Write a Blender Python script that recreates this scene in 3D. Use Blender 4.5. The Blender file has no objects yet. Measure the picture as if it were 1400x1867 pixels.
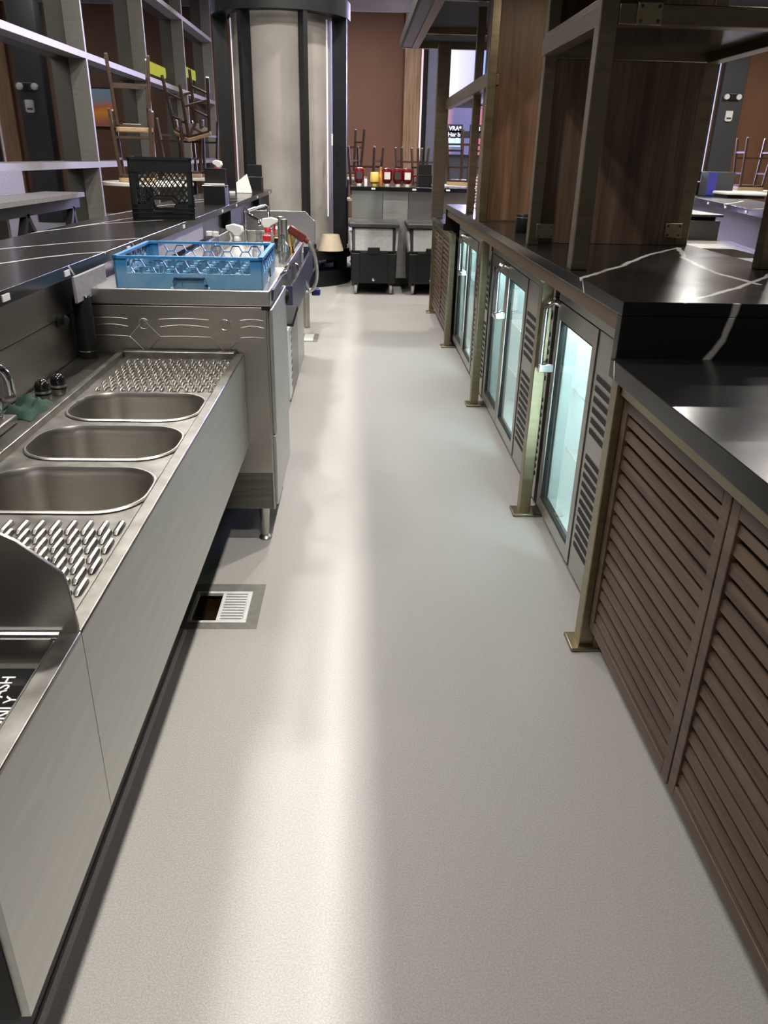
import bpy, bmesh, math, random
from mathutils import Vector, Matrix
random.seed(7)
sc = bpy.context.scene
COL = sc.collection
PI = math.pi

# ------------------------------------------------------------------ camera
cam_d = bpy.data.cameras.new('camera')
cam = bpy.data.objects.new('camera', cam_d)
COL.objects.link(cam)
cam_d.sensor_fit = 'HORIZONTAL'
cam_d.sensor_width = 36.0
cam_d.lens = 36.0
cam_d.clip_start = 0.05
cam_d.clip_end = 100
_dX = (0.99934142, 0.00736213, 0.03553193)
_dY = (-0.02915339, -0.4201327, 0.90699426)
_up = (0.02160554, -0.90743281, -0.41964138)
right = Vector((_dX[0], _dY[0], _up[0]))
down = Vector((_dX[1], _dY[1], _up[1]))
fwd = Vector((_dX[2], _dY[2], _up[2]))
M = Matrix((right, -down, -fwd)).transposed().to_4x4()
M.translation = Vector((0, 0, 1.4))
cam.matrix_world = M
sc.camera = cam

# ------------------------------------------------------------------ exposure / world
sc.view_settings.view_transform = 'Standard'
sc.view_settings.look = 'None'
sc.view_settings.gamma = 1.0
sc.view_settings.use_curve_mapping = False
sc.view_settings.exposure = 0.0
w = bpy.data.worlds.new('world')
sc.world = w
w.use_nodes = True
w.node_tree.nodes['Background'].inputs[0].default_value = (0.02, 0.024, 0.035, 1)
w.node_tree.nodes['Background'].inputs[1].default_value = 0.3
sc.cycles.caustics_reflective = False
sc.cycles.caustics_refractive = False
sc.cycles.sample_clamp_indirect = 6.0
sc.cycles.max_bounces = 10
sc.cycles.transparent_max_bounces = 16


def lamp(name, loc, power, color=(1, .93, .84), size=.22, target=None, shape='DISK', size_y=None, spread=None):
    d = bpy.data.lights.new(name, 'AREA')
    d.shape = shape
    d.size = size
    if size_y:
        d.size_y = size_y
    d.energy = power
    d.color = color
    if spread:
        d.spread = spread
    o = bpy.data.objects.new(name, d)
    o.location = loc
    COL.objects.link(o)
    if target:
        v = Vector(target) - Vector(loc)
        o.rotation_euler = v.to_track_quat('-Z', 'Y').to_euler()
    return o


WARM = (1, .955, .89)
# ceiling downlights in a line over the bar canopy
for yy in (-0.6, 1.6, 3.8, 6.2, 8.6):
    lamp('downlight', (.65, yy, 4.4), 90, WARM, .14)
# downlight over the bar seats, and a weaker row added toward the windows
for xx, yy, p in ((-1.38, .8, 60), (-1.16, 3.6, 60), (-1.0, 6.4, 112), (-1.0, 9.0, 45)):
    lamp('downlight', (xx, yy, 4.4), p, (1, .965, .92), .24)
for yy in (0.5, 3.0, 6.0, 9.0, 12.5):
    lamp('downlight', (-2.0, yy, 4.4), 34, WARM)
# restaurant floor beyond the bar
for xx, yy, p in ((-.2, 13.5, 80), (-1.2, 17.0, 80), (.6, 17.4, 100), (5.0, 8.0, 100), (5.2, 12.0, 100), (7.0, 16.5, 110), (9.3, 17.0, 110), (3.4, 3.5, 100), (3.2, 6.2, 90)):
    lamp('downlight', (xx, yy, 4.4), p, WARM)
# violet glow thrown by the wall screens at the far end
lamp('screen_glow', (3.2, 20.2, 3.2), 1900, (.60, .56, 1.0), 2.3, (-2.5, 8.0, 1.6), 'RECTANGLE', 1.3)
# small warm fill lamp added under the canopy to brighten the wood column
lamp('canopy_fill', (1.02, 4.15, 2.25), 3.6, (1, .88, .72), .35)

# ------------------------------------------------------------------ materials
MATS = {}


def nodes_of(name):
    m = bpy.data.materials.new(name)
    m.use_nodes = True
    nt = m.node_tree
    return m, nt, nt.nodes['Principled BSDF'], nt.nodes['Material Output']


def basic(name, col, rough=.5, metal=0.0, emit=None, es=0.0, spec=None, coat=0.0, trans=0.0, ior=None):
    m, nt, b, out = nodes_of(name)
    b.inputs['Base Color'].default_value = (*col, 1)
    b.inputs['Roughness'].default_value = rough
    b.inputs['Metallic'].default_value = metal
    if emit:
        b.inputs['Emission Color'].default_value = (*emit, 1)
        b.inputs['Emission Strength'].default_value = es
    if spec is not None:
        b.inputs['Specular IOR Level'].default_value = spec
    b.inputs['Coat Weight'].default_value = coat
    b.inputs['Transmission Weight'].default_value = trans
    if ior:
        b.inputs['IOR'].default_value = ior
    MATS[name] = m
    return m


def tex_noise(nt, scale, detail=3.0, stretch=(1, 1, 1), coord='Object', rough=.5):
    tc = nt.nodes.new('ShaderNodeTexCoord')
    mp = nt.nodes.new('ShaderNodeMapping')
    mp.inputs['Scale'].default_value = stretch
    n = nt.nodes.new('ShaderNodeTexNoise')
    n.inputs['Scale'].default_value = scale
    n.inputs['Detail'].default_value = detail
    n.inputs['Roughness'].default_value = rough
    nt.links.new(tc.outputs[coord], mp.inputs['Vector'])
    nt.links.new(mp.outputs[0], n.inputs['Vector'])
    return n


def ramp(nt, src, stops):
    r = nt.nodes.new('ShaderNodeValToRGB')
    els = r.color_ramp.elements
    while len(els) < len(stops):
        els.new(.5)
    for e, (p, c) in zip(els, stops):
        e.position = p
        e.color = (*c, 1) if len(c) == 3 else c
    nt.links.new(src, r.inputs[0])
    return r


def bump(nt, b, src, strength, dist=.002):
    k = nt.nodes.new('ShaderNodeBump')
    k.inputs['Strength'].default_value = strength
    k.inputs['Distance'].default_value = dist
    nt.links.new(src, k.inputs['Height'])
    nt.links.new(k.outputs[0], b.inputs['Normal'])
    return k


def noisy(name, c0, c1, scale=4, stretch=(1, 1, 1), rough=(.4, .6), metal=0.0, bmp=0.0, bscale=None, detail=4, bstretch=None, coat=0.0, lo=.3, hi=.7, bdist=.002, spec=None):
    m, nt, b, out = nodes_of(name)
    n = tex_noise(nt, scale, detail, stretch)
    r = ramp(nt, n.outputs['Fac'], [(lo, c0), (hi, c1)])
    nt.links.new(r.outputs[0], b.inputs['Base Color'])
    mr = nt.nodes.new('ShaderNodeMapRange')
    mr.inputs['To Min'].default_value = rough[0]
    mr.inputs['To Max'].default_value = rough[1]
    nt.links.new(n.outputs['Fac'], mr.inputs['Value'])
    nt.links.new(mr.outputs[0], b.inputs['Roughness'])
    b.inputs['Metallic'].default_value = metal
    b.inputs['Coat Weight'].default_value = coat
    if spec is not None:
        b.inputs['Specular IOR Level'].default_value = spec
    if bmp:
        n2 = tex_noise(nt, bscale or scale, detail, bstretch or stretch)
        bump(nt, b, n2.outputs['Fac'], bmp, bdist)
    MATS[name] = m
    return m


STEEL = noisy('brushed_steel', (.42, .40, .365), (.48, .46, .425), 9, (1, 1, 40), (.285, .36), 1.0)
STEEL_H = noisy('brushed_steel_flat', (.52, .51, .48), (.58, .57, .54), 7, (2, 2, 40), (.285, .36), 1.0)
STEEL_APRON = noisy('satin_steel_apron', (.50, .50, .475), (.57, .57, .545), 5, (1, 1, 10), (.38, .50), 1.0)
STEEL_WORN = noisy('worn_steel', (.20, .19, .172), (.32, .305, .28), 26, (1, 1, 1), (.285, .42), 1.0, detail=6)
STEEL_DARK = noisy('dark_steel', (.15, .14, .125), (.22, .21, .185), 8, (1, 1, 12), (.285, .40), 1.0)
CHROME = basic('chrome', (.82, .82, .84), .07, 1.0)
BRASS = noisy('antique_brass', (.24, .20, .13), (.31, .265, .175), 6, (1, 1, 8), (.30, .42), 1.0)
BRASS_RAIL = noisy('bronze_rail', (.20, .135, .085), (.26, .18, .115), 6, (1, 8, 1), (.35, .45), .85)
BLACK_STEEL = noisy('black_steel', (.006, .006, .0065), (.010, .010, .011), 5, (1, 1, 1), (.42, .55), spec=.3)
BLACK = basic('black_plastic', (.007, .007, .0075), .42, spec=.35)
BLACK_MATTE = basic('black_matte', (.008, .008, .008), .8)
RUBBER = basic('grey_rubber', (.30, .30, .29), .6)
WHITE = basic('white_plastic', (.78, .77, .74), .4)
CREAM = noisy('cream_paper', (.70, .67, .60), (.80, .77, .70), 30, rough=(.75, .9))
RED = basic('red_plastic', (.55, .02, .025), .35)
DKRED = noisy('ketchup_red', (.11, .004, .006), (.16, .007, .008), 12, rough=(.2, .26))
YELLOW = basic('mustard_yellow', (.85, .62, .16), .35)
ORANGE = basic('orange_sauce', (.62, .30, .07), .3)
NAVY = basic('navy_plastic', (.030, .036, .070), .35)
BLUEKNOB = basic('blue_knob', (.008, .012, .10), .35)
GREEN = noisy('green_cloth', (.008, .028, .018), (.018, .052, .034), 40, rough=(.85, .95), bmp=.6, bscale=220)
TAN = noisy('tan_wood', (.33, .22, .115), (.42, .29, .16), 5, (1, 12, 1), (.4, .5))
LEGWOOD = noisy('dark_leg_wood', (.035, .018, .010), (.070, .036, .020), 5, (1, 1, 8), (.35, .5))
GREYLID = noisy('grey_lid', (.25, .25, .24), (.31, .31, .30), 30, rough=(.5, .65))
BEIGE = noisy('beige_shade', (.52, .43, .30), (.58, .49, .35), 30, rough=(.7, .85))
TABLEWHITE = basic('white_table', (.78, .74, .66), .4)
ALU = noisy('mullion_aluminium', (.21, .20, .175), (.245, .232, .20), 6, (1, 1, 6), (.42, .52), .3)
STONE = noisy('grey_stone', (.11, .105, .107), (.20, .187, .187), 60, rough=(.45, .6), detail=6)
PANEL_STONE = noisy('pale_panel', (.28, .27, .29), (.36, .35, .37), 90, rough=(.55, .7))
SOOT = basic('dark_grey_paint', (.040, .042, .046), .55)
GREYPAINT = noisy('grey_column_paint', (.070, .075, .075), (.085, .09, .09), 3, rough=(.5, .6))
BROWN = noisy('brown_wall', (.128, .057, .025), (.158, .073, .034), 1.2, (1, 1, .6), (.55, .7), bmp=.15, bscale=60)
CEIL = noisy('dark_ceiling', (.055, .053, .05), (.07, .068, .063), 2, rough=(.8, .9))
FASCIA = basic('beige_fascia', (.40, .36, .30), .6)
FRIDGE_IN = basic('fridge_liner', (.62, .67, .66), .35)
FRIDGE_STEEL = noisy('fridge_steel', (.34, .32, .29), (.44, .42, .38), 8, (1, 1, 40), (.285, .38), 1.0)
LED_COOL = basic('fridge_led', (1, 1, 1), .5, emit=(.72, .96, 1.0), es=160)
LAV_STRIP = basic('lavender_strip', (1, 1, 1), .5, emit=(.62, .60, 1.0), es=.22)
LED_PINK = basic('pink_led', (1, 1, 1), .5, emit=(1.0, .55, .60), es=.55)
LED_BLUE = basic('blue_led', (1, 1, 1), .5, emit=(.42, .50, 1.0), es=.4)
YELLOW_LIT = basic('yellow_lit_sign', (.8, .8, .1), .5, emit=(.85, .80, .10), es=3.2)
RUST = noisy('rusty_basin', (.022, .012, .006), (.12, .06, .025), 14, rough=(.3, .6), detail=6)
ENAMEL = noisy('white_enamel', (.70, .70, .68), (.80, .80, .78), 25, rough=(.25, .4))
DRAIN_PATCH = noisy('drain_concrete', (.15, .145, .125), (.21, .20, .175), 30, rough=(.4, .6))
LIGHTGLASS = basic('lamp_lens', (.8, .8, .78), .15)
PINKFLUID = basic('pink_fluid', (.62, .30, .28), .2)
SODARED = basic('soda_gun_red', (.13, .022, .018), .3)
GOLD = basic('brass_jigger', (.55, .38, .14), .25, 1.0)


def glassy(name, tint, refl_min, refl_max, rough=.02):
    m, nt, b, out = nodes_of(name)
    nt.nodes.remove(b)
    tr = nt.nodes.new('ShaderNodeBsdfTransparent')
    tr.inputs[0].default_value = (*tint, 1)
    gl = nt.nodes.new('ShaderNodeBsdfGlossy')
    gl.inputs['Roughness'].default_value = rough
    lw = nt.nodes.new('ShaderNodeLayerWeight')
    lw.inputs['Blend'].default_value = .35
    mr = nt.nodes.new('ShaderNodeMapRange')
    mr.inputs['To Min'].default_value = refl_min
    mr.inputs['To Max'].default_value = refl_max
    mx = nt.nodes.new('ShaderNodeMixShader')
    nt.links.new(lw.outputs['Facing'], mr.inputs['Value'])
    nt.links.new(mr.outputs[0], mx.inputs[0])
    nt.links.new(tr.outputs[0], mx.inputs[1])
    nt.links.new(gl.outputs[0], mx.inputs[2])
    nt.links.new(mx.outputs[0], out.inputs[0])
    MATS[name] = m
    return m


WINGLASS = glassy('window_glass', (.55, .58, .56), .08, .46)
PANE = glassy('fridge_glass', (.92, .97, .96), .05, .55)
CLEAR = glassy('clear_plastic', (.86, .86, .90), .10, .75, .05)
SHELFGLASS = glassy('shelf_glass', (.80, .82, .82), .06, .7)


def floor_mat():
    m, nt, b, out = nodes_of('epoxy_floor')
    n = tex_noise(nt, 1.1, 5, (1, .35, 1))
    r = ramp(nt, n.outputs['Fac'], [(.10, (.375, .357, .334)), (.90, (.475, .453, .427))])
    n3 = tex_noise(nt, 240, 2)
    r3 = ramp(nt, n3.outputs['Fac'], [(.35, (.86, .86, .86)), (.65, (1.08, 1.08, 1.08))])
    mx = nt.nodes.new('ShaderNodeMix')
    mx.data_type = 'RGBA'
    mx.blend_type = 'MULTIPLY'
    mx.inputs[0].default_value = 1
    nt.links.new(r.outputs[0], mx.inputs[6])
    nt.links.new(r3.outputs[0], mx.inputs[7])
    nt.links.new(mx.outputs[2], b.inputs['Base Color'])
    n4 = tex_noise(nt, 2.0, 4, (1, .4, 1))
    mr = nt.nodes.new('ShaderNodeMapRange')
    mr.inputs['To Min'].default_value = .285
    mr.inputs['To Max'].default_value = .36
    nt.links.new(n4.outputs['Fac'], mr.inputs['Value'])
    nt.links.new(mr.outputs[0], b.inputs['Roughness'])
    n2 = tex_noise(nt, 360, 2)
    bump(nt, b, n2.outputs['Fac'], .40, .002)
    return m


FLOOR = floor_mat()


def wood_mat(name, dark, mid, lightc, axis, rough=(.38, .52), fine=1.0):
    m, nt, b, out = nodes_of(name)
    st = {'x': (.7, 12, 12), 'y': (12, .7, 12), 'z': (12, 12, .7)}[axis]
    n = tex_noise(nt, 1.8 * fine, 6, st, rough=.6)
    st2 = tuple(v * (4 if v > 1 else 1.5) for v in st)
    n2 = tex_noise(nt, 2.5 * fine, 3, st2)
    ad = nt.nodes.new('ShaderNodeMath')
    ad.operation = 'MULTIPLY_ADD'
    ad.inputs[1].default_value = .35
    nt.links.new(n2.outputs['Fac'], ad.inputs[0])
    nt.links.new(n.outputs['Fac'], ad.inputs[2])
    r = ramp(nt, ad.outputs[0], [(.48, dark), (.66, mid), (.88, lightc)])
    nt.links.new(r.outputs[0], b.inputs['Base Color'])
    mr = nt.nodes.new('ShaderNodeMapRange')
    mr.inputs['To Min'].default_value = rough[0]
    mr.inputs['To Max'].default_value = rough[1]
    nt.links.new(n.outputs['Fac'], mr.inputs['Value'])
    nt.links.new(mr.outputs[0], b.inputs['Roughness'])
    bump(nt, b, n2.outputs['Fac'], .12, .001)
    return m


WOOD_V = wood_mat('walnut_vertical', (.085, .044, .022), (.155, .082, .042), (.24, .14, .078), 'z')
WOOD_SHADED = wood_mat('shaded_walnut_vertical', (.10, .062, .040), (.17, .108, .070), (.26, .175, .12), 'z')  # walnut copy for the less lit panel, tone set for its shade
WOOD_SLAT = wood_mat('walnut_slats', (.045, .028, .018), (.088, .056, .037), (.14, .092, .063), 'y')
WOOD_POST = wood_mat('oak_post', (.17, .095, .045), (.27, .16, .08), (.37, .24, .13), 'z')


def marble(name, veins, rough=(.16, .26), base=(.0065, .0065, .0075)):
    """black stone with white veins that run along world-space segments"""
    m, nt, b, out = nodes_of(name)
    geo = nt.nodes.new('ShaderNodeNewGeometry')
    nz = nt.nodes.new('ShaderNodeTexNoise')
    nz.inputs['Scale'].default_value = 9
    nz.inputs['Detail'].default_value = 4
    nt.links.new(geo.outputs['Position'], nz.inputs['Vector'])
    sub = nt.nodes.new('ShaderNodeVectorMath')
    sub.operation = 'MULTIPLY_ADD'
    sub.inputs[1].default_value = (.035, 0, 0)
    off = nt.nodes.new('ShaderNodeVectorMath')
    off.operation = 'SUBTRACT'
    off.inputs[1].default_value = (.0175, 0, 0)
    nt.links.new(nz.outputs['Color'], sub.inputs[0])
    nt.links.new(geo.outputs['Position'], off.inputs[0])
    nt.links.new(off.outputs[0], sub.inputs[2])
    P = sub.outputs[0]
    prev = None
    for p0, p1, wd in veins:
        p0, p1 = Vector(p0), Vector(p1)
        d = p1 - p0
        L2 = d.length_squared
        s = nt.nodes.new('ShaderNodeVectorMath')
        s.operation = 'SUBTRACT'
        s.inputs[1].default_value = p0
        nt.links.new(P, s.inputs[0])
        dt = nt.nodes.new('ShaderNodeVectorMath')
        dt.operation = 'DOT_PRODUCT'
        dt.inputs[1].default_value = d / L2
        nt.links.new(s.outputs[0], dt.inputs[0])
        cl = nt.nodes.new('ShaderNodeClamp')
        nt.links.new(dt.outputs['Value'], cl.inputs[0])
        sc_ = nt.nodes.new('ShaderNodeVectorMath')
        sc_.operation = 'SCALE'
        sc_.inputs[0].default_value = d
        nt.links.new(cl.outputs[0], sc_.inputs['Scale'])
        df = nt.nodes.new('ShaderNodeVectorMath')
        df.operation = 'DISTANCE'
        nt.links.new(s.outputs[0], df.inputs[0])
        nt.links.new(sc_.outputs[0], df.inputs[1])
        mr = nt.nodes.new('ShaderNodeMapRange')
        mr.inputs['From Min'].default_value = wd
        mr.inputs['From Max'].default_value = wd * .45
        nt.links.new(df.outputs['Value'], mr.inputs['Value'])
        if prev is None:
            prev = mr.outputs[0]
        else:
            mx = nt.nodes.new('ShaderNodeMath')
            mx.operation = 'MAXIMUM'
            nt.links.new(prev, mx.inputs[0])
            nt.links.new(mr.outputs[0], mx.inputs[1])
            prev = mx.outputs[0]
    mix = nt.nodes.new('ShaderNodeMix')
    mix.data_type = 'RGBA'
    mix.inputs[6].default_value = (*base, 1)
    mix.inputs[7].default_value = (.62, .60, .56, 1)
    if prev is not None:
        nt.links.new(prev, mix.inputs[0])
    else:
        mix.inputs[0].default_value = 0
    nt.links.new(mix.outputs[2], b.inputs['Base Color'])
    r2 = nt.nodes.new('ShaderNodeMapRange')
    r2.inputs['To Min'].default_value = rough[0]
    r2.inputs['To Max'].default_value = rough[1]
    nt.links.new(nz.outputs['Fac'], r2.inputs['Value'])
    nt.links.new(r2.outputs[0], b.inputs['Roughness'])
    return m


def poly_veins(z, groups):
    out = []
    for pts, wd in groups:
        for a, b in zip(pts[:-1], pts[1:]):
            out.append(((a[0], a[1], z), (b[0], b[1], z), wd))
    return out


ZB = 1.067
MARBLE_L = marble('black_marble_left', poly_veins(ZB, [
    ([(-1.47, 4.2), (-1.36, 5.3)], .008),
    ([(-1.50, 3.3), (-1.36, 3.84), (-1.23, 4.63)], .008),
    ([(-1.44, 3.5), (-1.30, 4.1), (-1.04, 4.46)], .009),
    ([(-1.34, 2.9), (-1.13, 3.23), (-.91, 3.46)], .009),
    ([(-1.20, 2.45), (-1.01, 2.86), (-.905, 2.95)], .009),
    ([(-1.30, 6.3), (-1.1, 6.9), (-.95, 7.1)], .010),
    ([(-1.36, 5.6), (-1.15, 6.3), (-.92, 6.6)], .010),
]) + [((-.915, 2.55, 1.07), (-.915, 2.60, 1.03), .007), ((-.915, 3.30, 1.07), (-.915, 3.34, 1.03), .007)], rough=(.175, .205), base=(.010, .0098, .0096))
MARBLE_R = marble('black_marble_right', poly_veins(ZB, [
    ([(.69, 2.47), (.93, 2.81), (1.15, 3.18), (1.40, 3.50)], .012),
    ([(1.40, 3.50), (1.27, 3.11), (1.21, 2.66), (1.24, 2.42)], .015),
    ([(.86, 2.06), (1.13, 2.33), (1.34, 2.59), (1.42, 2.70)], .011),
]) + [((.70, 2.47, 1.07), (.70, 2.43, 1.03), .006),
      ((1.001, 2.05, 1.067), (.985, 2.05, .971), .012), ((.985, 2.05, .971), (.944, 2.05, .90), .013),
      ((.70, 2.035, .918), (.77, 2.04, .925), .005)], rough=(.14, .22), base=(.010, .0095, .009))
MARBLE_LOW = marble('black_marble_low', [((.685, 2.02, .92), (.69, 2.0, .87), .006)], rough=(.19, .255), base=(.010, .0098, .0095))
MARBLE_FAR = marble('black_marble_far', [((.10, 9.7, 1.095), (.5, 9.45, 1.095), .01)], rough=(.12, .2))
MARBLE_RB = marble('black_marble_far_bar', [((4.0, 8.5, ZB), (3.75, 8.1, ZB), .02), ((3.75, 8.1, ZB), (3.45, 7.7, ZB), .02), ((3.9, 7.2, ZB), (3.35, 6.9, ZB), .02)], rough=(.2, .3))


def blue_rack_mat():
    m, nt, b, out = nodes_of('blue_rack_plastic')
    n = tex_noise(nt, 14, 5, (1, 1, 1))
    geo = nt.nodes.new('ShaderNodeTexCoord')
    sep = nt.nodes.new('ShaderNodeSeparateXYZ')
    nt.links.new(geo.outputs['Object'], sep.inputs[0])
    mr = nt.nodes.new('ShaderNodeMapRange')       # lime-scale haze low on the outer walls
    mr.inputs['From Min'].default_value = .075
    mr.inputs['From Max'].default_value = .045
    nt.links.new(sep.outputs['Z'], mr.inputs['Value'])
    mu = nt.nodes.new('ShaderNodeMath')
    mu.operation = 'MULTIPLY'
    nt.links.new(mr.outputs[0], mu.inputs[0])
    nt.links.new(n.outputs['Fac'], mu.inputs[1])
    mix = nt.nodes.new('ShaderNodeMix')
    mix.data_type = 'RGBA'
    mix.inputs[6].default_value = (.035, .20, .44, 1)
    mix.inputs[7].default_value = (.26, .42, .52, 1)
    nt.links.new(mu.outputs[0], mix.inputs[0])
    nt.links.new(mix.outputs[2], b.inputs['Base Color'])
    b.inputs['Roughness'].default_value = .42
    return m


RACKBLUE = blue_rack_mat()


def concrete_mat():
    m, nt, b, out = nodes_of('grey_plaster')
    n = tex_noise(nt, 2.2, 6, (1, 1, .8), rough=.6)
    r = ramp(nt, n.outputs['Fac'], [(.3, (.25, .225, .205)), (.55, (.32, .29, .265)), (.75, (.37, .34, .31))])
    nt.links.new(r.outputs[0], b.inputs['Base Color'])
    b.inputs['Roughness'].default_value = .75
    n2 = tex_noise(nt, 40, 4)
    bump(nt, b, n2.outputs['Fac'], .15, .004)
    return m


CONCRETE = concrete_mat()


def screen_mat(name, stops, axis, strength, z=None):
    m, nt, b, out = nodes_of(name)
    tc = nt.nodes.new('ShaderNodeTexCoord')
    sep = nt.nodes.new('ShaderNodeSeparateXYZ')
    nt.links.new(tc.outputs['Generated'], sep.inputs[0])
    n = tex_noise(nt, 3, 3, (1, 1, .15), 'Generated')
    ad = nt.nodes.new('ShaderNodeMath')
    ad.operation = 'MULTIPLY_ADD'
    ad.inputs[1].default_value = .12
    nt.links.new(n.outputs['Fac'], ad.inputs[0])
    nt.links.new(sep.outputs[axis], ad.inputs[2])
    r = ramp(nt, ad.outputs[0], stops)
    b.inputs['Base Color'].default_value = (.01, .01, .01, 1)
    nt.links.new(r.outputs[0], b.inputs['Emission Color'])
    b.inputs['Emission Strength'].default_value = strength
    b.inputs['Roughness'].default_value = .2
    return m


SKYSCREEN = screen_mat('sky_picture', [(.05, (1, .98, .98)), (.16, (.72, .70, 1)), (.26, (.62, .60, .95)), (.42, (.28, .42, .95)), (.55, (.10, .38, .95)), (1, (.08, .32, .85))], 0, 1.25)
SHOWSCREEN = screen_mat('broadcast_picture', [(.06, (.75, .35, .42)), (.16, (.20, .18, .42)), (.42, (.22, .20, .45)), (.56, (.85, .22, .28)), (1, (.8, .2, .26))], 0, .9)
PAINT = screen_mat('sunset_picture', [(.15, (.35, .12, .08)), (.45, (.75, .28, .04)), (.6, (.55, .16, .06)), (.75, (.25, .25, .30)), (1, (.20, .30, .36))], 2, 1.3)

# ------------------------------------------------------------------ mesh helpers
WORLD = {}


class MB:
    def __init__(s):
        s.v, s.f = [], []

    def add(s, vs, fs):
        o = len(s.v)
        s.v += [Vector(a) for a in vs]
        s.f += [[i + o for i in f] for f in fs]
        return s

    def box(s, x0, x1, y0, y1, z0, z1):
        vs = [(x, y, z) for z in (z0, z1) for y in (y0, y1) for x in (x0, x1)]
        return s.add(vs, [(0, 2, 3, 1), (4, 5, 7, 6), (0, 1, 5, 4), (2, 6, 7, 3), (0, 4, 6, 2), (1, 3, 7, 5)])

    def beam(s, p0, p1, wd, ht, up=(0, 0, 1)):
        p0, p1 = Vector(p0), Vector(p1)
        d = (p1 - p0).normalized()
        u = Vector(up)
        if abs(d.dot(u)) > .98:
            u = Vector((0, 1, 0))
        sx = d.cross(u).normalized()
        sz = sx.cross(d).normalized()
        vs = []
        for p in (p0, p1):
            for a, b in ((-1, -1), (1, -1), (1, 1), (-1, 1)):
                vs.append(p + sx * a * wd / 2 + sz * b * ht / 2)
        return s.add(vs, [(3, 2, 1, 0), (4, 5, 6, 7), (0, 1, 5, 4), (1, 2, 6, 5), (2, 3, 7, 6), (3, 0, 4, 7)])

    def tube(s, pts, r, seg=8, closed=False, taper=None):
        pts = [Vector(p) for p in pts]
        n = len(pts)
        rings, prev = [], None
        for i, p in enumerate(pts):
            a = pts[(i - 1) % n] if (closed or i > 0) else p
            b = pts[(i + 1) % n] if (closed or i < n - 1) else p
            t = (b - a).normalized()
            if prev is None:
                u = Vector((0, 0, 1)) if abs(t.z) < .9 else Vector((1, 0, 0))
            else:
                u = prev
            x = t.cross(u).normalized()
            y = x.cross(t).normalized()
            prev = y
            rr = r if taper is None else taper[i]
            rings.append([p + (x * math.cos(2 * PI * k / seg) + y * math.sin(2 * PI * k / seg)) * rr for k in range(seg)])
        vs = [v for q in rings for v in q]
        fs = []
        for i in range(n if closed else n - 1):
            j = (i + 1) % n
            for k in range(seg):
                l = (k + 1) % seg
                fs.append((i * seg + l, i * seg + k, j * seg + k, j * seg + l))
        if not closed:
            fs.append(tuple(range(seg)))
            fs.append(tuple(reversed(range((n - 1) * seg, n * seg))))
        return s.add(vs, fs)

    def lathe(s, prof, c=(0, 0, 0), seg=24, axis='z', sx=1, sy=1):
        c = Vector(c)
        vs, fs = [], []
        for r, h in prof:
            for k in range(seg):
                a = 2 * PI * k / seg
                p = Vector((r * math.cos(a) * sx, r * math.sin(a) * sy, h))
                if axis == 'x':
                    p = Vector((p.z, p.y, -p.x))
                elif axis == 'y':
                    p = Vector((p.x, p.z, -p.y)) if False else Vector((p.x, p.z, p.y))
                vs.append(c + p)
        for i in range(len(prof) - 1):
            for k in range(seg):
                l = (k + 1) % seg
                fs.append((i * seg + k, i * seg + l, (i + 1) * seg + l, (i + 1) * seg + k))
        if prof[0][0] > 1e-6:
            fs.append(tuple(reversed(range(seg))))
        if prof[-1][0] > 1e-6:
            fs.append(tuple(range((len(prof) - 1) * seg, len(prof) * seg)))
        return s.add(vs, fs)

    def prism(s, poly, a, b, axis='y'):
        n = len(poly)
        def P(q, t):
            if axis == 'y':
                return (q[0], t, q[1])
            if axis == 'x':
                return (t, q[0], q[1])
            return (q[0], q[1], t)
        vs = [P(q, a) for q in poly] + [P(q, b) for q in poly]
        fs = [tuple(range(n)), tuple(reversed(range(n, 2 * n)))]
        for i in range(n):
            j = (i + 1) % n
            fs.append((j, i, n + i, n + j))
        return s.add(vs, fs)

    def xf(s, mat):
        s.v = [mat @ v for v in s.v]
        return s

    def build(s, name, mat, parent=None, loc=None, bevel=0, seg=2, smooth=True, label=None):
        me = bpy.data.meshes.new(name)
        if parent is not None:
            o0 = WORLD[parent]
        else:
            o0 = Vector(loc) if loc is not None else Vector((0, 0, 0))
        me.from_pydata([v - o0 for v in s.v], [], s.f)
        bm = bmesh.new()
        bm.from_mesh(me)
        bmesh.ops.recalc_face_normals(bm, faces=bm.faces)
        bm.to_mesh(me)
        bm.free()
        o = bpy.data.objects.new(name, me)
        COL.objects.link(o)
        if isinstance(mat, (list, tuple)):
            for q in mat:
                me.materials.append(q)
        else:
            me.materials.append(mat)
        if smooth:
            for p in me.polygons:
                p.use_smooth = True
            me.set_sharp_from_angle(angle=math.radians(38))
        if bevel:
            b = o.modifiers.new('bevel', 'BEVEL')
            b.width = bevel
            b.segments = seg
            b.limit_method = 'ANGLE'
            b.angle_limit = math.radians(40)
        if parent is not None:
            o.parent = parent
            WORLD[o] = WORLD[parent].copy()
        else:
            o.location = o0
            WORLD[o] = o0.copy()
        if label:
            o['label'] = label
        return o


def thing(name, label, cat, loc=(0, 0, 0), group=None):
    o = bpy.data.objects.new(name, None)
    o.empty_display_size = .05
    COL.objects.link(o)
    o.location = loc
    WORLD[o] = Vector(loc)
    return tag(o, label, cat, group)


def tag(o, label, cat, group=None):
    o['label'] = label
    o['category'] = cat
    if group:
        o['group'] = group
    return o


def struct(o, label=None):
    o['kind'] = 'structure'
    if label:
        o['label'] = label
    return o


def dup(root, loc, rotz=0, label=None, rot=None, group=None):
    r = root.copy()
    COL.objects.link(r)
    r.location = loc
    r.rotation_euler = rot if rot else (0, 0, rotz)
    if label:
        r['label'] = label
    if group:
        r['group'] = group
    for ch in list(root.children):
        c = ch.copy()
        COL.objects.link(c)
        c.parent = r
        for g in list(ch.children):
            d = g.copy()
            COL.objects.link(d)
            d.parent = c
    return r


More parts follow.
